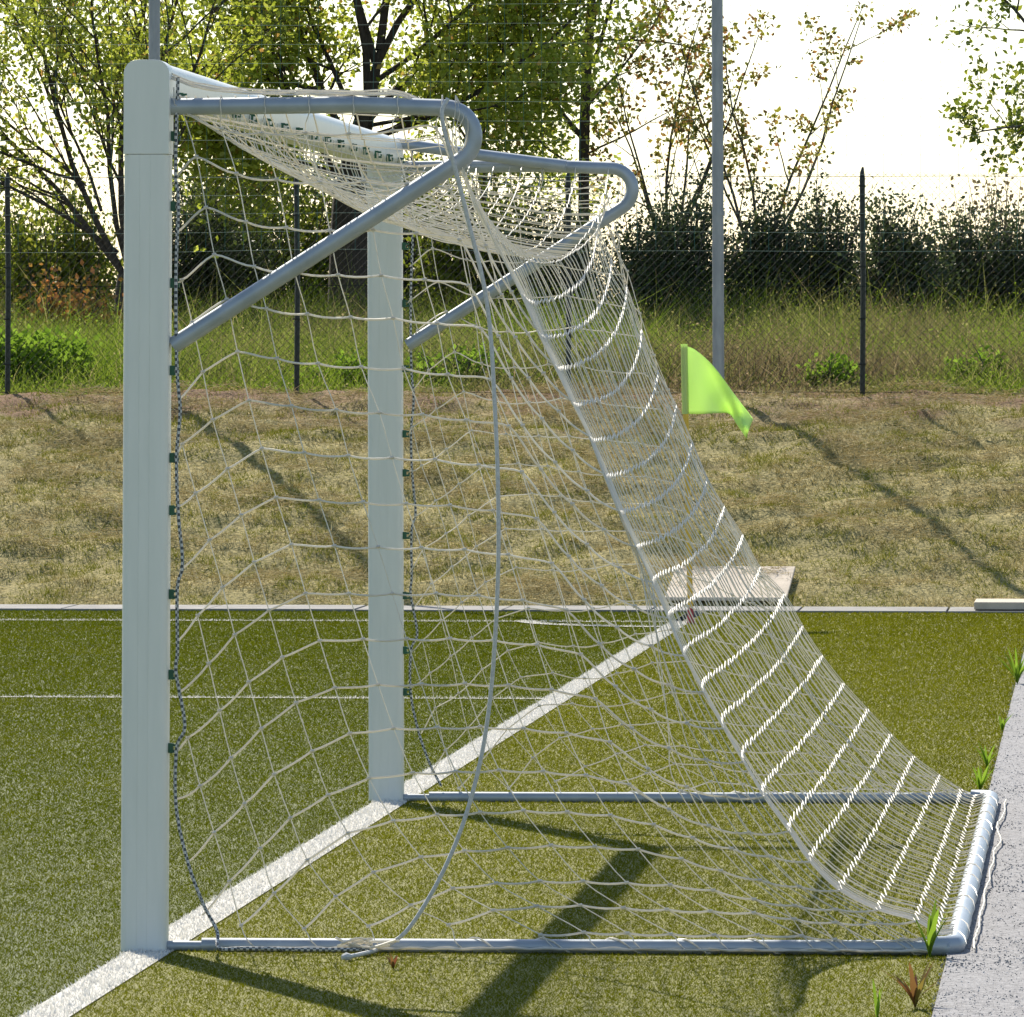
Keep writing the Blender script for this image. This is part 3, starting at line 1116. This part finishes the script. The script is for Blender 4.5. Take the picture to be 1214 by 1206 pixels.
# ------------------------------------------------------------------ corner flag
fa, fb = on_ground(819, 740)
flag = empty('corner_flag', P(fa, fb, 0), 'corner flag with drooping neon yellow-green cloth on a yellow pole', 'flag')
base, top = P(fa, fb, 0.0), at(811, 410, fb)
mb = MB()
mb.tube([base + (top - base) * f for f in (0.06, 0.4, 0.8, 0.995)], 0.019, 10)
mb.build('pole', M['yellow'], flag)
mb = MB()
mb.tube([base, base + (top - base) * 0.03, base + (top - base) * 0.06], [0.026, 0.022, 0.019], 10)
mb.build('base_joint', M['red'], flag)
mb = MB()
NU, NV = 26, 18
topc = curve([at(x, y, fb) for x, y in ((813, 410), (826, 416), (846, 434), (866, 460), (882, 482), (892, 497))], 5)
botc = curve([at(x, y, fb) for x, y in ((813, 491), (832, 491), (850, 490), (864, 491), (874, 504), (886, 520))], 5)


def samp(c, f):
    x = f * (len(c) - 1)
    i = min(int(x), len(c) - 2)
    return c[i].lerp(c[i + 1], x - i)


V, F = [], []
for i in range(NU + 1):
    f = i / NU
    a_, b_ = samp(topc, f), samp(botc, f)
    for j in range(NV + 1):
        g = j / NV
        p = a_.lerp(b_, g)
        fold = 0.09 * math.sin(f * 7.5 - g * 3.6) * f + 0.03 * math.sin(f * 15 + g * 5) * f
        V.append(tuple(p + P(0, fold - 0.02 * f, 0)))
for i in range(NU):
    for j in range(NV):
        kk = i * (NV + 1) + j
        F.append((kk, kk + NV + 1, kk + NV + 2, kk + 1))
mb.add(V, F)
cl_ = mb.build('flag_cloth', M['flag'], flag)
md = cl_.modifiers.new('thickness', 'SOLIDIFY')
md.thickness = 0.0015
mb = MB()
s0, s1 = at(811, 408, fb), at(812.5, 491, fb)
mb.tube([s0, s0.lerp(s1, 0.5), s1], 0.0215, 12)
mb.build('sleeve', M['flag'], flag)

# ------------------------------------------------------------------ slabs at the foot of the bank
mb = MB()
sa0, sa1 = on_plane(788, 718, 50.9)[0], on_plane(933, 718, 50.9)[0]
V = []
for dz in (0.0, 0.025):
    for a_, b_, zz in ((sa0, 50.86, 0.05), (sa1, 50.86, 0.05), (sa1 + 0.03, 51.62, 0.245), (sa0 + 0.04, 51.62, 0.245)):
        V.append(tuple(P(a_, b_, zz + dz)))
mb.add(V, [(3, 2, 1, 0), (4, 5, 6, 7), (0, 1, 5, 4), (1, 2, 6, 5), (2, 3, 7, 6), (3, 0, 4, 7)])
tag(mb.build('concrete_slab', M['slab'], smooth=False, bevel=0.006), 'square pale slab lying on the foot of the bank behind the corner flag', 'slab')
mb = MB()
sa0, sa1 = on_plane(1155, 722, 50.1)[0], on_plane(1260, 722, 50.1)[0]
box_mb(mb, sa0, sa1, 50.02, 50.75, 0.024, 0.075)
tag(mb.build('concrete_slab', M['slab'], smooth=False, bevel=0.006), 'flat grey slab resting on the kerb at the right edge of the photo', 'slab')

# ------------------------------------------------------------------ fence
FB = 57.0
fence = empty('wire_fence', P(-4.5, FB, 1.44), 'dark green chain-link fence on thin posts along the top of the bank', 'fence')
F0 = terrain(0, FB)
FH = 1.72
for px, ty in ((-330, 205), (8, 204), (351, 205), (673, 203), (1022, 198), (1362, 200)):
    a_ = on_plane(px, 470, FB)[0]
    zt = on_plane(px, ty, FB)[1]
    mb = MB()
    mb.tube([P(a_, FB + 0.03, F0 - 0.25), P(a_ + 0.008, FB + 0.03, F0 + 0.9), P(a_, FB + 0.03, zt - 0.09)], 0.021, 8)
    mb.tube([P(a_, FB + 0.03, zt - 0.09), P(a_, FB + 0.03, zt - 0.04), P(a_ + 0.005, FB + 0.03, zt)], [0.021, 0.017, 0.008], 8)
    for zz in (0.25, 0.6, 1.0, 1.4, 1.62):
        mb.tube([P(a_ - 0.028, FB + 0.012, F0 + zz), P(a_ + 0.028, FB + 0.012, F0 + zz)], 0.006, 5)
    mb.build('fence_post', M['fence_post'], fence)
mb = MB()
step = 0.062
a_lo, a_hi = -12.5, 4.5
x = a_lo - FH
while x < a_hi:
    for s in (1, -1):
        x0, z0, x1, z1 = (x, 0.0, x + FH, FH)
        if x0 < a_lo:
            z0 += a_lo - x0
            x0 = a_lo
        if x1 > a_hi:
            z1 -= x1 - a_hi
            x1 = a_hi
        if x1 > x0:
            if s < 0:
                z0, z1 = FH - z0, FH - z1
            pts = []
            for i in range(6):
                f = i / 5
                xx, zz = x0 + (x1 - x0) * f, z0 + (z1 - z0) * f
                pts.append(P(xx, FB + 0.004 * s + 0.012 * noise.noise((xx * 0.8, zz, 0)), F0 + zz + 0.02 * noise.noise((xx * 0.9, 3, 0))))
            mb.tube(pts, 0.0014, 3, cap=False)
    x += step
mb.build('chain_link_mesh', M['wire'], fence)
mb = MB()
for zz in (0.03, 0.85, 1.69):
    mb.tube([P(xx, FB - 0.006, F0 + zz + 0.018 * noise.noise((xx * 0.7, zz * 5, 0))) for xx in np.linspace(a_lo, a_hi, 80)], 0.0024, 4)
mb.build('tension_wire', M['wire'], fence)

# tall poles and the ball stop net
for px, yb, lab in ((183, 440, 'tall thin grey steel pole rising behind the near goal post'), (852, 432, 'tall thin grey steel pole rising behind the neon corner flag')):
    a_ = on_plane(px, yb, 56.75)[0]
    e = empty('steel_pole', P(a_, 56.75, terrain(0, 56.75)), lab, 'pole', 'tall poles holding the ball stop net')
    zb = terrain(0, 56.75)
    mb = MB()
    ax = on_plane(px - (2 if px > 500 else 0), 0, 56.75)[0]
    mb.tube([P(a_, 56.75, zb - 0.2), P((a_ + ax) / 2, 56.75, zb + 1.6), P(ax, 56.75, zb + 3.4), P(ax - 0.02, 56.75, zb + 7.5)], [0.046, 0.045, 0.044, 0.040], 14)
    mb.build('shaft', M['galv'], e)
    mb = MB()
    mb.tube([P(a_, 56.75, zb + 1.40), P(a_, 56.75, zb + 1.44)], 0.049, 14)
    mb.build('clamp_band', M['galv'], e)
    mb = MB()
    mb.tube([P(ax - 0.02, 56.75, zb + 7.5), P(ax - 0.02, 56.75, zb + 7.53)], [0.044, 0.02], 14)
    mb.build('cap', M['galv'], e)

stop = MB()
zb = 2.55
xs = np.arange(-12.5, 4.5, 0.145)
zs = np.arange(zb, 8.6, 0.145)
for xx in xs:
    stop.tube([P(xx + 0.02 * noise.noise((xx * 2, zz, 1)), 56.85 + 0.05 * noise.noise((xx, zz * 0.5, 2)), zz) for zz in np.linspace(zb, 8.6, 16)], 0.0013, 3, cap=False)
for zz in zs:
    stop.tube([P(xx, 56.85 + 0.05 * noise.noise((xx, zz * 0.5, 2)), zz + 0.03 * noise.noise((xx * 0.5, zz, 4)) - 0.01) for xx in np.linspace(-12.5, 4.5, 50)], 0.0012, 3, cap=False)
tag(stop.build('ball_stop_net', M['stop_cord']), 'fine green ball stop netting hung between the tall poles above the fence', 'net')


# ------------------------------------------------------------------ trees and shrubs
def rnd_perp(d):
    v = Vector((random.gauss(0, 1), random.gauss(0, 1), random.gauss(0, 1)))
    v -= d * v.dot(d)
    return v.normalized()


def branch(mb, tips, p, d, L, r, lvl, cfg):
    """one limb with its own children; leaf points are collected on the thin ends"""
    n = 6 if lvl < 2 else 4
    pts, rad = [p.copy()], [r]
    dd = d.copy()
    cur = p.copy()
    for i in range(n):
        dd = (dd + rnd_perp(dd) * cfg['wob'] + Vector((0, 0, cfg['up'] * (0.5 if lvl == 0 else 1.0)))).normalized()
        cur = cur + dd * (L / n)
        pts.append(cur.copy())
        rad.append(max(r * (1 - 0.75 * (i + 1) / n), 0.0028))
    mb.tube(pts, rad, 7 if r > 0.03 else 4, cap=False)
    if lvl >= cfg['levels']:
        for i in range(cfg.get('tip0', 1), n + 1):
            tips.append(pts[i])
        return
    if lvl == cfg['levels'] - 1:
        tips.append(pts[-1])
        if cfg['levels'] == 1:
            tips.append(pts[-2])
    kids = cfg['kids'][lvl]
    for kk in range(kids):
        f = cfg['from'] + (1 - cfg['from']) * (kk + random.random()) / kids
        i = min(int(f * n), n - 1)
        q = pts[i].lerp(pts[i + 1], f * n - i)
        ax = (pts[i + 1] - pts[i]).normalized()
        ang = math.radians(random.uniform(*cfg['ang']))
        nd = (ax * math.cos(ang) + rnd_perp(ax) * math.sin(ang)).normalized()
        branch(mb, tips, q, nd, L * random.uniform(*cfg['len']) * (1 - 0.35 * f), max(rad[i] * 0.55, 0.003), lvl + 1, cfg)


def leaf_cloud(tips, per, spread, size, droop=0.2):
    c = np.array([tuple(t) for t in tips])
    c = np.repeat(c, per, axis=0)
    c = c + RNG.normal(size=c.shape) * np.array(spread)
    return leaves(c, size, droop)


def tree(name, label, cat, base, limbs, cfg, leafm, per, spread, size, bark='bark', trunk=None, group=None):
    e = empty(name, base, label, cat, group)
    mb = MB()
    tips = []
    if trunk:
        mb.tube(curve(trunk[0], 4), np.interp(np.linspace(0, 1, (len(trunk[0]) - 1) * 4 + 1), np.linspace(0, 1, len(trunk[1])), trunk[1]), 12)
    for p, d, L, r in limbs:
        branch(mb, tips, Vector(p), Vector(d).normalized(), L, r, 0, cfg)
    mb.build('trunk', M[bark], e)
    v, t = leaf_cloud(tips, per, spread, size)
    big_mesh('crown', v, t, M[leafm], e)
    return e


CFG = dict(levels=2, kids=(9, 8), wob=0.16, up=0.05, ang=(25, 60), len=(0.35, 0.6))
CFG['from'] = 0.2


def lim(px, py, b, dx, dy, db, L, r):
    """limb from a picture point, direction in picture sense"""
    return (at(px, py, b), P(dx, db, dy), L, r)


# big tree behind the goal
b1 = 80.0
z0 = at(415, 380, b1)
tr = [at(413, 385, b1), at(414, 310, b1), at(416, 240, b1), at(425, 170, b1), at(440, 110, b1), at(450, 60, b1)]
limbs = [lim(420, 230, b1, -0.75, 0.8, 0.1, 2.6, 0.0413), lim(418, 200, b1, -0.35, 1.0, 0.3, 3.2, 0.0468), lim(425, 170, b1, 0.95, 0.42, -0.1, 3.0, 0.0413), lim(430, 150, b1, 0.75, 0.75, 0.2, 3.2, 0.0440),
         lim(436, 120, b1, 0.15, 1.0, -0.25, 3.4, 0.0468), lim(445, 80, b1, 0.45, 1.0, 0.2, 3.2, 0.0440), lim(445, 75, b1, -0.4, 1.0, -0.2, 3.2, 0.0440), lim(420, 215, b1, -0.9, 0.35, -0.3, 2.2, 0.0275),
         lim(428, 165, b1, 0.95, 0.2, 0.2, 2.0, 0.0275), lim(430, 150, b1, -0.65, 0.7, 0.6, 2.8, 0.0330), lim(450, 60, b1, 0.1, 1, 0.1, 3.4, 0.0495), lim(418, 225, b1, -0.95, 0.15, -0.5, 2.2, 0.0220), lim(425, 190, b1, -0.6, 0.35, -0.8, 2.4, 0.0248), lim(432, 150, b1, 0.9, 0.05, -0.7, 2.4, 0.0248), lim(436, 120, b1, -0.95, 0.35, 0.2, 2.8, 0.0303), lim(440, 100, b1, 1.0, 0.62, 0.1, 2.8, 0.0330)]
tree('broadleaf_tree', 'large broad tree with thick dark trunk and yellow-green leaves behind the goal', 'tree', z0, limbs, CFG, 'leaf_bright', 11, 0.17, 0.08,
     trunk=(tr, [0.235, 0.215, 0.20, 0.13, 0.075, 0.03]))

# many-stemmed tree at the left
b2 = 77.0
limbs = [lim(150, 330, b2, -0.62, 0.75, 0.1, 3.6, 0.0330), lim(148, 330, b2, -0.35, 1.0, -0.1, 4.0, 0.0358), lim(155, 330, b2, -0.05, 1.0, 0.2, 4.2, 0.0385), lim(158, 330, b2, 0.18, 1.0, -0.2, 4.0, 0.0358),
         lim(152, 320, b2, 0.42, 1.0, 0.2, 3.6, 0.0303), lim(140, 300, b2, -0.95, 0.5, -0.2, 2.6, 0.0248), lim(100, 220, b2, -0.9, 0.75, 0.1, 2.4, 0.0220), lim(155, 330, b2, -0.2, 1.0, -0.4, 3.8, 0.0330), lim(120, 250, b2, -0.5, 1, 0.3, 3.0, 0.0248)]
cfg = dict(CFG, kids=(10, 7), wob=0.13, ang=(18, 48))
tree('branching_tree', 'many-stemmed tree with bare dark branches and small leaves, at the left of the goal', 'tree', at(150, 360, b2), limbs, cfg, 'leaf_bright', 8, 0.11, 0.07,
     trunk=([at(150, 372, b2), at(150, 345, b2), at(150, 325, b2)], [0.13, 0.12, 0.09]))

# slender tree right of the tube bend
b3 = 83.0
tr = [at(692, 350, b3), at(692, 250, b3), at(693, 150, b3), at(697, 60, b3), at(704, -40, b3), at(708, -160, b3)]
limbs = [lim(692, 165, b3, -0.75, 1.0, 0.1, 2.0, 0.035), lim(693, 130, b3, 0.7, 0.6, -0.1, 1.6, 0.02), lim(695, 90, b3, 0.62, 0.95, 0.1, 1.9, 0.03), lim(696, 70, b3, -0.7, 0.8, 0, 1.7, 0.022),
         lim(700, 30, b3, 0.5, 0.9, 0.2, 2.2, 0.035), lim(692, 185, b3, 0.85, 0.35, 0, 1.3, 0.014), lim(704, -20, b3, -0.55, 0.9, 0, 2.0, 0.03), lim(706, -100, b3, 0.2, 1, 0, 2.0, 0.03), lim(692, 200, b3, -0.8, 0.5, 0.2, 1.5, 0.016), lim(697, 50, b3, 0.95, 0.1, 0, 1.6, 0.018)]
cfg3 = dict(CFG, kids=(5, 4), wob=0.17)
tree('slender_tree', 'slender sparse tree with straight dark trunk, between the tube bend and the tall pole', 'tree', at(692, 360, b3), limbs, cfg3, 'leaf_olive', 4, 0.09, 0.075,
     trunk=(tr, [0.068, 0.062, 0.06, 0.055, 0.045, 0.03]))

# thinner tree between them
b4 = 84.0
tr = [at(575, 340, b4), at(574, 240, b4), at(571, 150, b4), at(566, 60, b4), at(560, -60, b4)]
limbs = [lim(573, 220, b4, 0.7, 0.7, 0, 1.4, 0.02), lim(572, 190, b4, -0.7, 0.6, 0.1, 1.4, 0.02), lim(571, 140, b4, 0.6, 0.8, -0.2, 1.6, 0.025), lim(568, 100, b4, -0.5, 1, 0.1, 1.6, 0.025), lim(565, 50, b4, 0.5, 1, 0, 1.6, 0.025),
         lim(562, 0, b4, -0.4, 1, 0, 1.8, 0.025), lim(574, 250, b4, 0.8, 0.35, 0, 1.2, 0.014), lim(573, 240, b4, -0.8, 0.3, 0, 1.2, 0.014)]
tree('slender_tree', 'thin leafy tree seen through the gap above the tube bend, beside the large broad tree', 'tree', at(575, 350, b4), limbs, cfg3, 'leaf_bright', 5, 0.12, 0.075,
     trunk=(tr, [0.045, 0.042, 0.04, 0.035, 0.02]))

# saplings right of the tall pole
cfg5 = dict(levels=1, kids=(4,), wob=0.12, up=0.06, ang=(25, 55), len=(0.25, 0.42))
cfg5['from'] = 0.25
cfg5['tip0'] = 4
for (px, bb, specs, lab) in (
        (905, 82.0, [(-0.30, 1, 2.7), (0.05, 1, 2.6), (0.32, 1, 3.0), (0.62, 1, 1.9), (-0.62, 1, 1.9), (0.16, 1, 3.2)], 'fan-shaped sapling with bronze leaf tufts just right of the tall pole'),
        (795, 83.0, [(-0.35, 1, 2.6), (0.12, 1, 2.4), (-0.1, 1, 3.0), (0.4, 1, 2.2), (0.25, 1, 2.9), (-0.7, 1, 2.2)], 'thin sapling with bronze leaf tufts just left of the tall pole')):
    limbs = [lim(px + random.uniform(-8, 8), 320, bb, dx, dz, random.uniform(-0.3, 0.3), L, 0.02) for dx, dz, L in specs]
    tree('sapling', lab, 'sapling', at(px, 350, bb), limbs, cfg5, 'leaf_olive', 18, (0.075, 0.075, 0.035), 0.065, bark='twig', trunk=([at(px, 352, bb), at(px, 335, bb), at(px, 318, bb)], [0.05, 0.045, 0.03]))

# tree out at the right whose branches reach in
b6 = 74.0
limbs = [lim(1300, 120, b6, -0.9, 0.75, 0, 1.9, 0.03), lim(1300, 160, b6, -1.0, 0.22, 0.1, 1.4, 0.02), lim(1302, 60, b6, -0.9, 0.6, 0, 1.6, 0.03), lim(1300, 200, b6, -0.8, 0.7, 0, 1.1, 0.016), lim(1302, 40, b6, 0.6, 0.8, 0, 2.0, 0.03),
         lim(1303, -20, b6, -0.5, 1, 0, 2.2, 0.03), lim(1300, 150, b6, 0.8, 0.6, 0, 1.8, 0.03)]
tree('overhanging_tree', 'pale green tree reaching in from the right edge with loose hanging sprays', 'tree', at(1300, 340, b6), limbs, cfg3, 'leaf_mid', 5, 0.09, 0.075, bark='twig',
     trunk=([at(1300, 350, b6), at(1300, 200, b6), at(1302, 60, b6), at(1304, -80, b6)], [0.09, 0.08, 0.06, 0.03]))


def shrub(name, label, px, b, wpx, ytop, leafm, n_stems, per, size, ybase=345, spike=0.35, cat='shrub', group=None, bark='twig', spread=0.075):
    """upright shoots from the ground, leafy along their length"""
    s = FOC / b
    base = at(px, ybase, b)
    ia, _ = on_plane(px, ybase, b)
    base.z = terrain(0, b)
    h = (at(px, ytop, b).z - base.z)
    half = wpx / 2 / s
    e = empty(name, base, label, cat, group)
    mb = MB()
    pts_all = []
    for i in range(n_stems):
        f = random.uniform(-1, 1)
        g = random.gauss(0, 0.45)
        lump = noise.noise((px * 0.37 + f * 2.6, b, n_stems * 0.1))
        hh = h * (0.90 - 0.25 * abs(f) ** 2.2 + 0.35 * lump) * random.uniform(0.75, 1.05)
        shoot = random.random() < spike * 0.45
        if shoot:
            hh = h * random.uniform(0.8, 1.15) * (1 - 0.25 * abs(f))
        lx, ly = random.gauss(0, 0.14) * h * 0.5, random.gauss(0, 0.14) * h * 0.5
        pts = []
        for q in range(6):
            t = q / 5
            fan = 0.35 + 0.65 * t ** 0.7
            pts.append(P(ia + f * half * fan + lx * t * t + random.uniform(-.05, .05), b + g * half * fan + ly * t * t + random.uniform(-.05, .05), base.z - 0.05 + hh * t))
        c = curve(pts, 3)
        mb.tube(c, np.linspace(0.011, 0.003, len(c)), 4, cap=False)
        for q in range(3, len(c)):
            t = q / (len(c) - 1)
            k_ = per if t < 0.8 else max(1, per // 2)
            if shoot and t > 0.62:
                k_ = max(2, per // 3)
            for _ in range(k_):
                sp = spread * (1.7 - t)
                pts_all.append(c[q] + Vector((random.gauss(0, sp * 1.6), random.gauss(0, sp * 1.6), random.gauss(0, sp))))
    mb.build('stems', M[bark], e)
    v, t = leaves(np.array([tuple(q) for q in pts_all]), size, -0.2)
    big_mesh('foliage', v, t, M[leafm], e)
    return e


HG = 'dark evergreen shrubs in a row beyond the meadow'
shrub('evergreen_shrub', 'dark evergreen shrub between the far tube bend and the tall pole', 790, 79, 124, 205, 'leaf_dark', 93, 22, 0.052, group=HG)
shrub('evergreen_shrub', 'dense dark evergreen shrub just right of the tall pole', 900, 79.5, 88, 222, 'leaf_dark', 75, 22, 0.052, group=HG)
shrub('evergreen_shrub', 'tall pointed dark evergreen shrub left of the right-hand fence post', 972, 80, 80, 200, 'leaf_dark', 62, 19, 0.052, spike=0.5, group=HG)
shrub('evergreen_shrub', 'broad dark evergreen shrub right of the right-hand fence post', 1066, 79, 104, 235, 'leaf_dark', 77, 22, 0.052, group=HG)
shrub('evergreen_shrub', 'narrow dark evergreen shrub second from the right edge', 1138, 80, 76, 225, 'leaf_dark', 52, 19, 0.052, spike=0.5, group=HG)
shrub('evergreen_shrub', 'dark evergreen shrub cut by the right edge of the photo', 1208, 80, 76, 250, 'leaf_dark', 55, 19, 0.052, group=HG)
shrub('twiggy_shrub', 'brown twiggy shrub standing behind the evergreens near the right edge', 1185, 88, 120, 205, 'leaf_brown', 60, 4, 0.07, spike=0.6)
shrub('understory_shrub', 'dark leafy shrub below the large broad tree, left of its trunk', 320, 83, 210, 120, 'leaf_mid', 95, 12, 0.075)
shrub('understory_shrub', 'shady dark shrub between the near post and the large tree trunk', 250, 81, 160, 190, 'leaf_dark', 87, 19, 0.052)
shrub('understory_shrub', 'shady dark shrub behind the far goal post', 470, 83.5, 150, 165, 'leaf_dark', 75, 19, 0.052)
shrub('understory_shrub', 'leafy green shrub right of the far goal post behind the net', 560, 82, 140, 150, 'leaf_mid', 70, 10, 0.075)
shrub('understory_shrub', 'dark shrub below the slender tree with the straight trunk', 660, 81.5, 120, 232, 'leaf_dark', 68, 19, 0.052)
shrub('bronze_shrub', 'bronze-orange shrub at the left between the fence post and the near goal post', 72, 74, 90, 290, 'leaf_red', 26, 5, 0.075)
shrub('green_shrub', 'rounded mid-green shrub at the left behind the bronze shrub', 70, 79, 150, 195, 'leaf_mid', 75, 11, 0.075)
shrub('green_shrub', 'green shrub at the far left edge behind the fence post', -10, 80, 130, 225, 'leaf_mid', 60, 10, 0.075)
shrub('weed_clump', 'lush bright green weed clump behind the fence at the left edge', 38, 59.0, 110, 382, 'weed', 60, 9, 0.075, ybase=468, cat='weed', spread=0.045)
shrub('weed_clump', 'pale green weed clump behind the fence right of the corner flag', 985, 58.6, 80, 415, 'weed', 22, 5, 0.055, ybase=468, cat='weed', spread=0.03)
shrub('weed_clump', 'small green weed clump behind the fence at the right', 1160, 58.8, 70, 405, 'weed', 18, 5, 0.055, ybase=468, cat='weed', spread=0.03)
shrub('weed_clump', 'green weed clump behind the net between the far goal post and its rear corner', 540, 58.8, 130, 405, 'weed', 30, 5, 0.055, ybase=468, cat='weed', spread=0.03)
shrub('weed_clump', 'green weed clump behind the fence just left of the far goal post', 412, 58.9, 80, 410, 'weed', 20, 5, 0.055, ybase=468, cat='weed', spread=0.03)


# ------------------------------------------------------------------ small weeds in the joints
def weed(label, px, py, h, n, m, lean_=0.5, wide=0.16, b=None):
    a_, b_ = on_ground(px, py)
    base = P(a_, b_, 0.0)
    V, F = [], []
    for i in range(n):
        az = i * 2.4 + random.uniform(-.4, .4)
        L = h * random.uniform(0.6, 1.05)
        ln = lean_ * random.uniform(0.4, 1.2)
        d = Vector((math.cos(az), math.sin(az), 0))
        s = Vector((-math.sin(az), math.cos(az), 0))
        k0 = len(V)
        for q in range(6):
            t = q / 5
            c = base + d * (L * ln * t ** 1.4) + Vector((0, 0, 0.002 + L * t * (1 - 0.25 * ln * t)))
            wd = L * wide * math.sin(math.pi * min(1, 0.10 + 0.88 * t)) * (0.5 + 0.12 * math.sin(i * 5.1 + q * 2.3))
            for sx in (-1, 0, 1):
                V.append(tuple(c + s * wd * sx + Vector((0, 0, 0.12 * wd * abs(sx)))))
        for q in range(5):
            for x in (0, 1):
                F.append((k0 + q * 3 + x, k0 + q * 3 + x + 1, k0 + q * 3 + x + 4, k0 + q * 3 + x + 3))
    mb = MB()
    mb.add(V, F)
    return tag(mb.build('weed', M[m]), label, 'weed', 'small weeds along the path edge' if px > 900 else None)


weed('upright green weed growing against the near rear corner of the goal', 1102, 1136, 0.17, 7, 'weed', 0.4, 0.13)
weed('reddish-green weed at the path edge in front of the near rear corner', 1085, 1196, 0.14, 14, 'weed_red', 0.7, 0.12)
weed('single thin green shoot on the turf left of the reddish weed', 1040, 1212, 0.12, 3, 'weed', 0.2, 0.1)
weed('green weed at the path edge just beyond the far rear corner', 1162, 940, 0.13, 11, 'weed', 0.6, 0.12)
weed('second green weed beyond the far rear corner', 1170, 912, 0.13, 10, 'weed', 0.6, 0.10)
weed('small weed at the path edge above the two by the rear corner', 1188, 868, 0.10, 6, 'weed', 0.6, 0.2)
weed('large green weed at the path edge at the right edge of the photo', 1206, 812, 0.22, 20, 'weed', 0.7, 0.07)
weed('tiny red weed on the turf beside the end of the loose rope', 466, 1150, 0.055, 7, 'weed_red', 0.8, 0.22)
